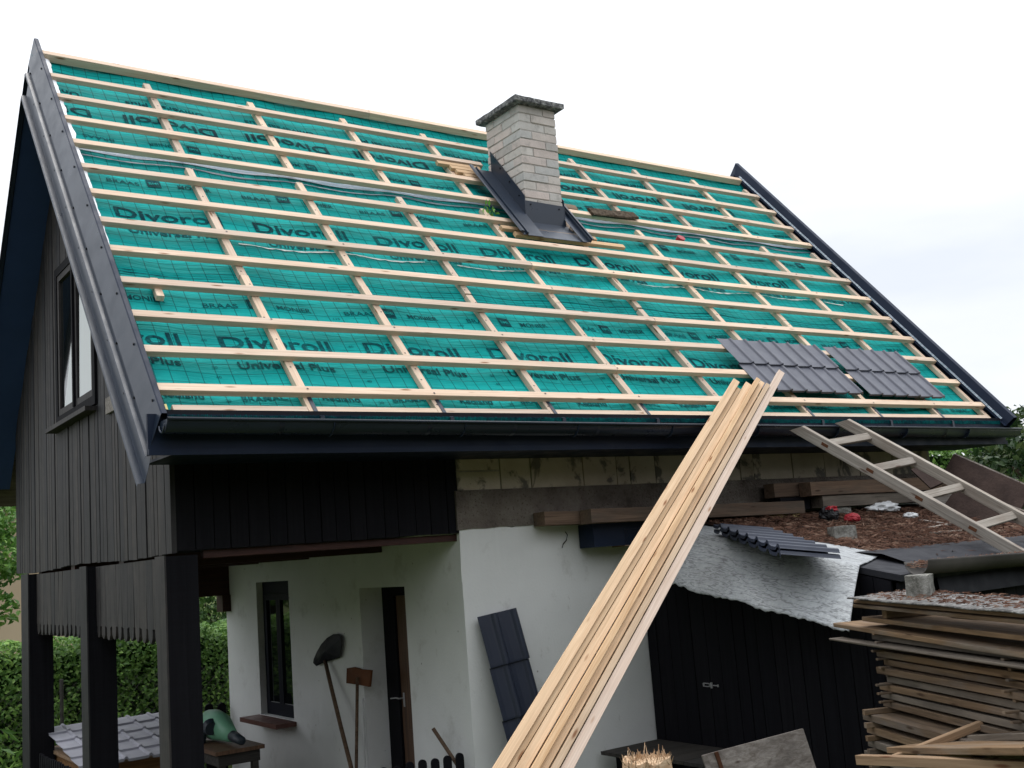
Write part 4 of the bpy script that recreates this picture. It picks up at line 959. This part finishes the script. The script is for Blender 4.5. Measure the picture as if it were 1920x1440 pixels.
# frayed sheet on the cover boards, with a second block on it
V = []; nu = 40
for i in range(nu):
    u = i/(nu-1)
    for j in range(8):
        t = j/7; p = SO+SU*(-.02+1.9*u)+SS*(.10+.03*fn(u*8, 1)+.012*fn(u*30, 2))-SS*t*.36; V.append((p.x, p.y, zt+.118-.02*u+.008*fn(u*7, t*3)+.012*t))
Fc = [(i*8+j, (i+1)*8+j, (i+1)*8+j+1, i*8+j+1) for i in range(nu-1) for j in range(7)]
o = mesh('cover_sheet', V, Fc, 'cover_grey', None, None, True); md = o.modifiers.new('s', 'SOLIDIFY'); md.thickness = .008; md.offset = 1
tag(o, 'frayed grey sheet covering the top of the lumber stack', 'cover sheet')
nV, nF = [], []
for i in range(900):
    u = random.random()**.8; t = random.random(); p = SO+SU*(.02+1.8*u)+SS*.06-SS*t*.32; an = random.uniform(0, 3.14); ln = random.uniform(.015, .06); k = len(nV); dd = Vector((math.cos(an), math.sin(an), 0))*ln/2; zz = zt+.126-.02*u+.012*t+random.uniform(.002, .014)
    nV += [(p.x-dd.x, p.y-dd.y, zz), (p.x+dd.x, p.y+dd.y, zz+random.uniform(-.004, .006)), (p.x, p.y+.005, zz+.005)]; nF.append((k, k+1, k+2))
o = mesh('sheet_litter', nV, nF, 'needles'); tag(o, 'brown needles scattered on the frayed sheet over the lumber stack', 'litter', kind='stuff')
q = SO+SU*.40-SS*.12; rough_block(Vector((q.x, q.y, zt+.118)), .15, .12, .12, 25, 'rough concrete block weighing down the frayed sheet on the lumber stack')
# loose wire-like withe
tag(G().tube([AT(1735, 1137, 6.0), AT(1760, 1150, 5.9), AT(1795, 1159, 5.75), AT(1830, 1160, 5.6), AT(1860, 1151, 5.5), AT(1885, 1140, 5.4), AT(1925, 1132, 5.2)], .006, 6).out('bent_lath', 'lumber', None, True), 'thin bent lath hanging in front of the lumber stack', 'lath')
# boards in the foreground by the stack
def fb(u0, v0, d0, u1, v1, d1, wd, th, mat, lab): 
    return tag(stick('loose_board', AT(u0, v0, d0), AT(u1, v1, d1), wd, th, mat, None, (0, 0, 1), .003, .002, .001), lab, 'board', 'loose boards in front of the stack')
fb(1722, 1400, 5.35, 1990, 1400, 4.35, .34, .03, 'lumber', 'broad pale board lying in front of the lumber stack')
fb(1800, 1382, 5.6, 2000, 1375, 4.6, .30, .03, 'lumber_grey', 'grey broad board lying closest to the lumber stack')
fb(1612, 1424, 5.3, 1990, 1440, 4.3, .05, .045, 'pine_dark', 'long light squared lath along the edge of the loose boards')
fb(1672, 1424, 5.2, 1842, 1357, 5.2, .035, .035, 'pine_dark', 'light lath leaning up against the lumber stack')
fb(1815, 1405, 4.9, 1862, 1416, 4.7, .025, .012, 'lumber', 'dark short stick lying on the loose boards')
fb(1820, 1436, 4.75, 1895, 1398, 4.75, .03, .02, 'lumber_grey', 'thin grey stick lying slantwise on the loose boards')
# bearers under them, down to the ground
tag(stick('trestle_post', (2.9, -2.72, -3.3), (2.9, -2.72, -2.46), .10, .10, 'lumber_grey', None, (1, 0, 0)), 'short post under the loose boards in front of the stack', 'post')

# ================================================================== by the walls
# narrow tile sheet on the white wall
M = Matrix(); a = PX(893, 1157, 1, .385); 
xd = Vector((1, 0, .10)).normalized(); yd = Vector((-.22, .16, 1)); yd = (yd-xd*yd.dot(xd)).normalized(); zd = xd.cross(yd)
M = Matrix((xd, yd, zd)).transposed().to_4x4(); M.translation = a - yd*1.46 + zd*.01
o = tile_sheet(2, 4, M, 'tile_navy_shaded', .170, .365, False); tag(o, 'narrow dark tile sheet leaning upright on the white wall', 'tile sheet', 'dark metal tile sheets')
# shovel and scraper in the porch
sh = empty('shovel', PX(672, 1500, 0, 1.98)); tag(sh, 'shovel with a round black blade leaning blade-up on the porch wall', 'shovel')
top = PX(611, 1245, 0, 2.19); bot = PX(672, 1500, 0, 1.98); mid = (top+bot)/2+Vector((0, -.02, .0)); 
G().tube([top+(top-mid)*.05, top*.6+mid*.4+Vector((0, .012, 0)), mid+Vector((0, .02, 0)), mid*.5+bot*.5, bot+(bot-mid)*.9], [.017, .018, .018, .018, .019], 8).out('handle', 'handle', sh, True)
pb = [(587, 1243), (588, 1236), (594, 1222), (602, 1208), (613, 1196), (625, 1189), (634, 1189), (640, 1196), (641, 1210), (638, 1226), (637, 1233), (622, 1238), (614, 1240), (603, 1244), (593, 1249)]
P = [PX(u, v, 0, 2.205) for u, v in pb]; cn = sum(P, Vector())/len(P); 
V = P+[cn+Vector((-.035, 0, 0))]+[p+Vector((.003, 0, 0)) for p in P]; n = len(P)
G().add(V, [(i, (i+1) % n, n) for i in range(n)]+[tuple(range(n+1, 2*n+1))[::-1]]).out('blade', 'black_metal', sh)
sk = empty('scraper', PX(668, 1520, 0, 2.1)); tag(sk, 'scraper with a rusty rectangular head leaning on the porch wall', 'scraper')
P = [PX(u, v, 0, 2.205) for u, v in ((650, 1253), (662, 1251), (676, 1255), (695, 1257), (692, 1288), (672, 1284), (649, 1281))]; n = 7
G().add(P+[p+Vector((.02, 0, 0)) for p in P], [tuple(range(n)), tuple(range(n, 2*n))[::-1]]+[(i, i+n, (i+1) % n+n, (i+1) % n) for i in range(n)]).out('head', 'rust', sk)
G().tube([PX(670, 1270, 0, 2.18), PX(668, 1440, 0, 2.12), PX(667, 1540, 0, 2.08)], .014, 8).out('handle', 'handle', sk, True)
tag(G().tube([PX(680, 1310, 0, 2.22), PX(686, 1540, 0, 2.2)], .010, 6).out('wall_pipe', 'plaster', None, True), 'thin white pipe running up the porch wall beside the scraper', 'pipe')
tag(G().tube([PX(812, 1366, 1, .75), PX(848, 1420, 1, .62), PX(905, 1505, 1, .55)], .014, 8).out('broom_handle', 'handle', None, True), 'wooden stick leaning behind the porch railing pickets', 'stick')
# picket railings of the porch
def railing(name, x0, y0, x1, y1, zt, wd, gap, lab, rise=0):
    g = empty(name, (x0, y0, -3.34)); tag(g, lab, 'railing'); d = Vector((x1-x0, y1-y0, 0)); ln = d.length; d.normalize(); nrm_ = Vector((-d.y, d.x, 0)); t = .02; i = 0
    while t < ln-wd:
        zz = zt+rise*t+random.uniform(-.006, .006); pr = [(0, -3.25), (wd, -3.25)]+[(wd/2+wd/2*math.cos(a_), zz-wd/2+wd/2*math.sin(a_)) for a_ in [math.pi*k/8 for k in range(9)]]; n = len(pr)
        V = [Vector((x0, y0, 0))+d*(t+a_)+Vector((0, 0, b)) for a_, b in pr]; V += [p+nrm_*.02 for p in V]
        mesh('picket', V, [tuple(range(n)), tuple(range(n, 2*n))[::-1]]+[(i_, i_+n, (i_+1) % n+n, (i_+1) % n) for i_ in range(n)], 'stained_black', g); t += wd+gap
    for zz in (-3.1, zt-.22): stick('rail', Vector((x0, y0, zz))+nrm_*.035, Vector((x1, y1, zz))+nrm_*.035, .028, .06, 'stained_black', g)
railing('porch_railing', .62, .44, 2.22, .44, -2.452, .058, .040, 'low dark picket railing with rounded tops across the porch front')
railing('porch_railing', XG+.02, 2.50, XG+.02, 4.32, -2.525, .045, .035, 'low dark picket railing between the two far porch posts')
railing('porch_railing', .6, YB-.02, 2.2, YB-.02, -2.42, .085, .05, 'dark rounded pickets at the back end of the porch')
# box with a pale tile sheet on it, work table with the blower
bx = G().box(.36, 1.28, 3.2, 4.6, -3.335, -2.56).out('storage_box', 'box_wood'); tag(bx, 'brown wooden box standing in the porch under the pale sheet', 'box')
G().box(.33, 1.31, 3.17, 4.63, -2.559, -2.53).out('lid', 'pine_dark', bx)
M = Matrix.Translation((.22, 2.96, -2.512)) @ Matrix.Rotation(math.radians(5), 4, 'X') @ Rz(-3); o = tile_sheet(6, 5, M, 'tile_pale', .19, .34); tag(o, 'pale grey tile sheet lying on the brown box in the porch', 'tile sheet')
tb = empty('work_table', (1.3, 2.8, -3.34)); tag(tb, 'small worn table in the porch carrying the green blower', 'table')
ty0, ty1, tx0, tx1, tz = 2.37, 3.35, 1.10, 1.50, -2.475
G().box(tx0, tx1, ty0, ty1, tz-.03, tz).out('tabletop', 'door_brown', tb)
G().box(tx0+.03, tx1-.03, ty0+.03, ty1-.03, tz-.12, tz-.0305).out('apron', 'weathered_dark', tb)
for x in (tx0+.04, tx1-.09):
    for y in (ty0+.04, ty1-.09): G().box(x, x+.05, y, y+.05, -3.338, tz-.121).out('leg', 'weathered_dark', tb)
bl = empty('leaf_blower', (1.3, 2.85, tz)); tag(bl, 'pale green and black leaf blower lying on the porch table', 'leaf blower')
def lathe(name, pts, mat, par, sq=1.0, n=16):
    V = []; Fc = []
    for p, r_ in pts:
        for j in range(n): t = 2*math.pi*j/n; V.append((p[0]+r_*math.cos(t)*sq, p[1], p[2]+r_*math.sin(t)))
    for i in range(len(pts)-1):
        for j in range(n): Fc.append((i*n+j, i*n+(j+1) % n, (i+1)*n+(j+1) % n, (i+1)*n+j))
    Fc += [tuple(range(n))[::-1], tuple(range((len(pts)-1)*n, len(pts)*n))]
    return mesh(name, V, Fc, mat, par, None, True)
bz = tz+.13
lathe('body', [((1.3, 3.22, bz-.02), .02), ((1.3, 3.19, bz-.02), .07), ((1.3, 3.08, bz), .115), ((1.3, 2.92, bz+.005), .125), ((1.3, 2.76, bz), .11), ((1.3, 2.62, bz-.03), .075), ((1.3, 2.52, bz-.05), .05)], 'blower_green', bl, .8)
lathe('nozzle', [((1.3, 2.53, bz-.05), .045), ((1.3, 2.42, bz-.062), .038), ((1.3, 2.34, bz-.07), .034), ((1.3, 2.33, bz-.07), .02)], 'blower_dark', bl)
G().tube([(1.21, 2.98, bz-.06), (1.165, 2.98, bz-.06)], .085, 18).out('air_intake', 'blower_dark', bl)
G().tube([(1.205, 3.13, bz+.0), (1.19, 3.13, bz+.0)], .05, 14).out('grip_opening', 'blower_dark', bl)
G().tube([(1.215, 2.80, bz+.01), (1.20, 2.74, bz+.0)], [.07, .05], 14).out('motor_cover', 'blower_dark', bl)
# foreground: dark plank bench, weathered panel, splintered log
bn = empty('plank_bench', (3.6, -.05, -3.34)); tag(bn, 'low dark plank bench in the corner of white wall and shed', 'bench')
for k in range(3): G().box(3.30, SX-.03, .36-.20*(k+1)+.003, .36-.20*k-.003, -2.645, -2.62).out('plank', 'weathered_dark', bn)
for k in range(3, 5): G().box(3.38, SX-.03, .36-.20*(k+1)+.003, .36-.20*k-.003, -2.645, -2.62).out('plank', 'weathered_dark', bn)
for x in (3.40, 3.78):
    for y in (-.5, .25): G().box(x, x+.06, y, y+.06, -3.34, -2.646).out('leg', 'stained_black', bn)
P4 = [AT(1318, 1416, 6.0), AT(1506, 1366, 6.15), AT(1560, 1530, 6.0), AT(1365, 1560, 5.9)]
pn = slab('old_panel', P4, .022, 'weathered', 'weathered grey wooden panel propped in front of the dark shed wall', 'panel')
e_ = (P4[3]-P4[0]).normalized(); n_ = (P4[1]-P4[0]).cross(P4[3]-P4[0]).normalized(); w_ = (P4[1]-P4[0]).normalized()
for s_ in (.004, .075): 
    q = P4[0]+w_*s_; G().beam(q+n_*(-.008), q+e_*.55+n_*(-.008), .03 if s_ < .05 else .02, .014, n_).out('batten_edge', 'weathered' if s_ < .05 else 'rust', pn)
# prop down to the ground
pm = (P4[2]+P4[3])/2; tag(stick('prop_post', (pm.x, pm.y+.05, gz(pm.x, pm.y)-.02), (pm.x, pm.y+.05, pm.z+.15), .09, .07, 'lumber_grey', None, (1, 0, 0)), 'short post propping the weathered panel from behind', 'post')
lg = empty('splintered_log', AT(1214, 1500, 4.6)); tag(lg, 'pale log end with a splintered torn top in front of the bench', 'log')
lc = AT(1212, 1428, 4.6); V = []; Fc = []; n = 22
for z_, r_ in ((-1.0, .115), (-.4, .11), (-.06, .108), (.0, .10)):
    for j in range(n): t = 2*math.pi*j/n; k = 1+.05*fn(math.cos(t)*2, math.sin(t)*2, z_); V.append((lc.x+r_*k*math.cos(t), lc.y+r_*k*math.sin(t), lc.z+z_+(.02*random.random() if z_ == 0 else 0)))
for i in range(3):
    for j in range(n): Fc.append((i*n+j, i*n+(j+1) % n, (i+1)*n+(j+1) % n, (i+1)*n+j))
Fc.append(tuple(range(3*n, 4*n))); mesh('trunk', V, Fc, 'splinter', lg)
V = []; Fc = []
for i in range(420):
    a = random.uniform(0, 6.283); r_ = .105*math.sqrt(random.random()); q = Vector((lc.x+r_*math.cos(a), lc.y+r_*math.sin(a), lc.z-.01)); ln = random.uniform(.015, .05)*(1.6 if random.random() < .12 else 1); d = Vector((random.gauss(0, .5), random.gauss(0, .5), 1)).normalized()*ln; s_ = Vector((random.uniform(-1, 1), random.uniform(-1, 1), 0)).normalized()*.0035; k = len(V)
    V += [q-s_, q+s_, q+d+s_*.3, q+d-s_*.3]; Fc.append((k, k+1, k+2, k+3))
tag(mesh('splinters', V, Fc, 'splinter', lg), None, None, kind='stuff')

# ================================================================== greenery and what lies behind
def hedge(name, x0, x1, y0, y1, z0, z1, n, size, mat, lab, flip=False):
    e = empty(name, ((x0+x1)/2, y0, z0)); tag(e, lab, 'hedge')
    core = []; nx_, nz_ = 24, 8; g = G()
    V = []; Fc = []
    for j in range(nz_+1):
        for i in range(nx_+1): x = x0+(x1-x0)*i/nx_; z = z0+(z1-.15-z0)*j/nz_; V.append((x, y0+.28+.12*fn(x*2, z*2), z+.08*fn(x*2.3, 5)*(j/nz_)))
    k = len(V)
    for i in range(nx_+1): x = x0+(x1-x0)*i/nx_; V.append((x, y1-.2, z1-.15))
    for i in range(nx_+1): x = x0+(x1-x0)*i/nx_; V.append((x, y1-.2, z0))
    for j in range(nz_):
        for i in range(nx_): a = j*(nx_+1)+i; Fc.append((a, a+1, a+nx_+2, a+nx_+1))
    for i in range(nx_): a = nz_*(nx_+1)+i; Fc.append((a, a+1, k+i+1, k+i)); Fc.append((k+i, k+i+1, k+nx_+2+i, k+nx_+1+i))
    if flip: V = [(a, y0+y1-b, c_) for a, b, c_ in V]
    mesh('dark_core', V, Fc, 'leaf_core', e)  # solid core; the shaded inside of the hedge put into its dark colour
    u = rng.random(n); top = rng.random(n) < .22
    P = np.zeros((n, 3)); P[:, 0] = x0+(x1-x0)*rng.random(n)
    bul = np.array([.16*fn(px_*1.9, 3)+.10*fn(px_*4.7, 8) for px_ in P[:, 0]])
    P[:, 2] = np.where(top, z1+bul-rng.random(n)**2*.18, z0+(z1-z0)*rng.random(n)); P[:, 1] = np.where(top, y0+(y1-y0)*rng.random(n)*.7, y0+.05+rng.random(n)**1.5*.30)
    P[:, 1] += np.array([.14*fn(a*2.6, c_*2.6) for a, c_ in zip(P[:, 0], P[:, 2])])
    if flip: P[:, 1] = y0+y1-P[:, 1]
    nn_ = unit(n)*.75+np.where(top[:, None], np.array([[0, -.25, 1.]]), np.array([[0, .8 if flip else -.8, .55]])); nn_ /= np.linalg.norm(nn_, axis=1)[:, None]
    leaf_mesh('foliage', P, nn_, size, mat, e, .55); return e
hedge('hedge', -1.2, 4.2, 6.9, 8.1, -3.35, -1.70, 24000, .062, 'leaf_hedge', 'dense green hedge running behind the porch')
# wire mesh in front of the hedge
g = G(); x0, x1, zz0, zz1, yy = -.6, 4.2, -3.3, -2.15, 6.55; st = .11
k = x0-(zz1-zz0)
while k < x1:
    for sg_ in (1, -1):
        a = Vector((k if sg_ > 0 else k+(zz1-zz0), yy+.002*sg_, zz0)); b = Vector((k+(zz1-zz0) if sg_ > 0 else k, yy+.002*sg_, zz1)); g.beam(a, b, .003, .003, (0, 1, 0))
    k += st
cf = empty('wire_fence', (1.5, yy, -3.34)); tag(cf, 'thin wire mesh fence in front of the hedge', 'fence'); o = g.out('wire_mesh', 'old_gutter', cf); o['kind'] = 'stuff'
for x in (.9, 3.0): G().tube([(x, yy+.03, -3.35), (x, yy+.03, -2.1)], .02, 8).out('post', 'old_gutter', cf)
def crown_pts(lobes, n):
    out = []; 
    for (c_, r_) in lobes:
        k = max(40, int(n*r_[0]*r_[1]*r_[2]/sum(q[1][0]*q[1][1]*q[1][2] for q in lobes))); d = unit(k); rad = (.55+.45*rng.random(k)**.5)*(1+.25*np.array([fn(a*2.2+c_[0], b*2.2, e*2.2) for a, b, e in d]))
        out.append(np.array(c_)+d*rad[:, None]*np.array(r_))
    return np.concatenate(out)
def tree(name, base, top, lobes, n, size, mat, lab, cat='tree', th=.12):
    e = empty(name, base); tag(e, lab, cat, 'trees around the cottage'); g = G(); base, top = Vector(base), Vector(top)
    g.tube([base, base*.6+top*.4+Vector((.08, .03, 0)), top], [th, th*.75, th*.35], 9)
    for c_, r_ in lobes: c_ = Vector(c_); q = base*.45+top*.55; g.tube([q, (q+c_)/2+Vector((0, 0, .1)), c_], [th*.4, th*.25, th*.08], 6)
    g.out('trunk', 'bark', e); P = crown_pts(lobes, n); nn_ = unit(len(P)); nn_[:, 2] = np.abs(nn_[:, 2])*.8+.2; nn_ /= np.linalg.norm(nn_, axis=1)[:, None]
    leaf_mesh('crown', P, nn_, size, mat, e, .55); return e
tree('apple_tree', (.1, 9.4, -3.35), (.25, 9.2, -1.0), [((.50, 9.1, -.70), (.62, .6, .42)), ((.05, 9.1, -1.1), (.62, .6, .55)), ((.15, 9.2, -.2), (.8, .8, .5)), ((.62, 9.0, -1.32), (.30, .4, .25))], 6500, .10, 'leaf_hedge', 'loose leafy tree in front of the tan house', th=.1)
tree('lilac_bush', (3.6, 9.6, -3.35), (3.6, 9.6, -1.6), [((3.5, 9.5, -1.35), (1.3, .9, .7)), ((2.9, 9.6, -1.75), (.8, .8, .5)), ((4.4, 9.6, -1.2), (1.0, .9, .7))], 5200, .10, 'leaf_tree', 'bushy shrub rising behind the hedge at the porch wall', 'shrub', .06)
# low plants beside the far porch post
for k, (x, y) in enumerate(((-.35, 6.0), (-.05, 6.25), (.0, 5.75), (-.6, 5.8))):
    P = np.array((x, y, -3.0))+rng.normal(size=(260, 3))*(.22, .2, .22); e = empty('garden_plant', (x, y, -3.35)); tag(e, 'low leafy plant with long blades beside the far porch post', 'plant', 'plants by the porch'); nn_ = unit(260); leaf_mesh('leaves', P, nn_, .16, 'leaf_hedge', e, .22)
    G().tube([(x, y, -3.36), (x, y, -2.9)], .01, 5).out('stem', 'bark', e)
# right-hand trees and hedge beyond the roof end
tree('walnut_tree', (12.2, 2.0, -3.35), (12.0, 2.0, -.5), [((12.1, 1.9, -.75), (.95, 1.0, .75)), ((11.3, 1.6, -1.35), (.9, .9, .65)), ((13.0, 2.0, -.3), (1.0, 1.0, .75))], 7500, .12, 'leaf_dark', 'dark leafy tree rising past the end of the gutter', th=.16)
hedge('hedge', 8.9, 16.5, 4.2, 5.4, -3.35, .05, 9000, .12, 'leaf_hedge', 'bright hedge seen under the eaves past the house end')
tree('shrub', (10.4, 1.6, -3.35), (10.4, 1.7, -1.6), [((10.3, 1.7, -1.35), (1.1, 1.0, .8)), ((11.2, 1.3, -1.5), (1.0, .9, .8)), ((9.6, 2.2, -1.2), (.8, .9, .7))], 6000, .11, 'leaf_dark', 'dark shrub filling the gap beyond the shed roof', 'shrub', .08)
# tan house beyond the hedge
fh = empty('tan_house', (2.2, 21.5, -3.35)); tag(fh, 'tan plastered house standing beyond the hedge', 'house')
G().box(-3.5, 4.15, 20, 26, -3.36, .8).out('wall', 'far_plaster', fh)
V = [(-3.9, 19.6, .7), (4.5, 19.6, .7), (4.5, 26.4, .7), (-3.9, 26.4, .7), (-3.9, 23, 4.2), (4.5, 23, 4.2)]; mesh('roof', V, [(0, 1, 5, 4), (2, 3, 4, 5), (1, 2, 5), (3, 0, 4), (3, 2, 1, 0)], 'far_roof', fh)
# garden tree mirrored in the porch panes; unseen hedge added to block low sky light
tree('garden_tree', (-9.5, -3.0, -3.0), (-9.4, -3.0, .5), [((-9.5, -3, 1.2), (2.6, 2.6, 2.0)), ((-8.6, -1.2, .2), (1.6, 1.8, 1.4)), ((-10.3, -4.6, 0), (1.8, 1.7, 1.5))], 6000, .26, 'leaf_tree', 'broad garden tree standing left of the cottage', th=.2)
hedge('sky_block_hedge', -13, 15, -13.2, -10.8, -2.9, 1.6, 6000, .30, 'leaf_dark', 'unseen dark conifer hedge added behind the viewer to block low sky light', True)
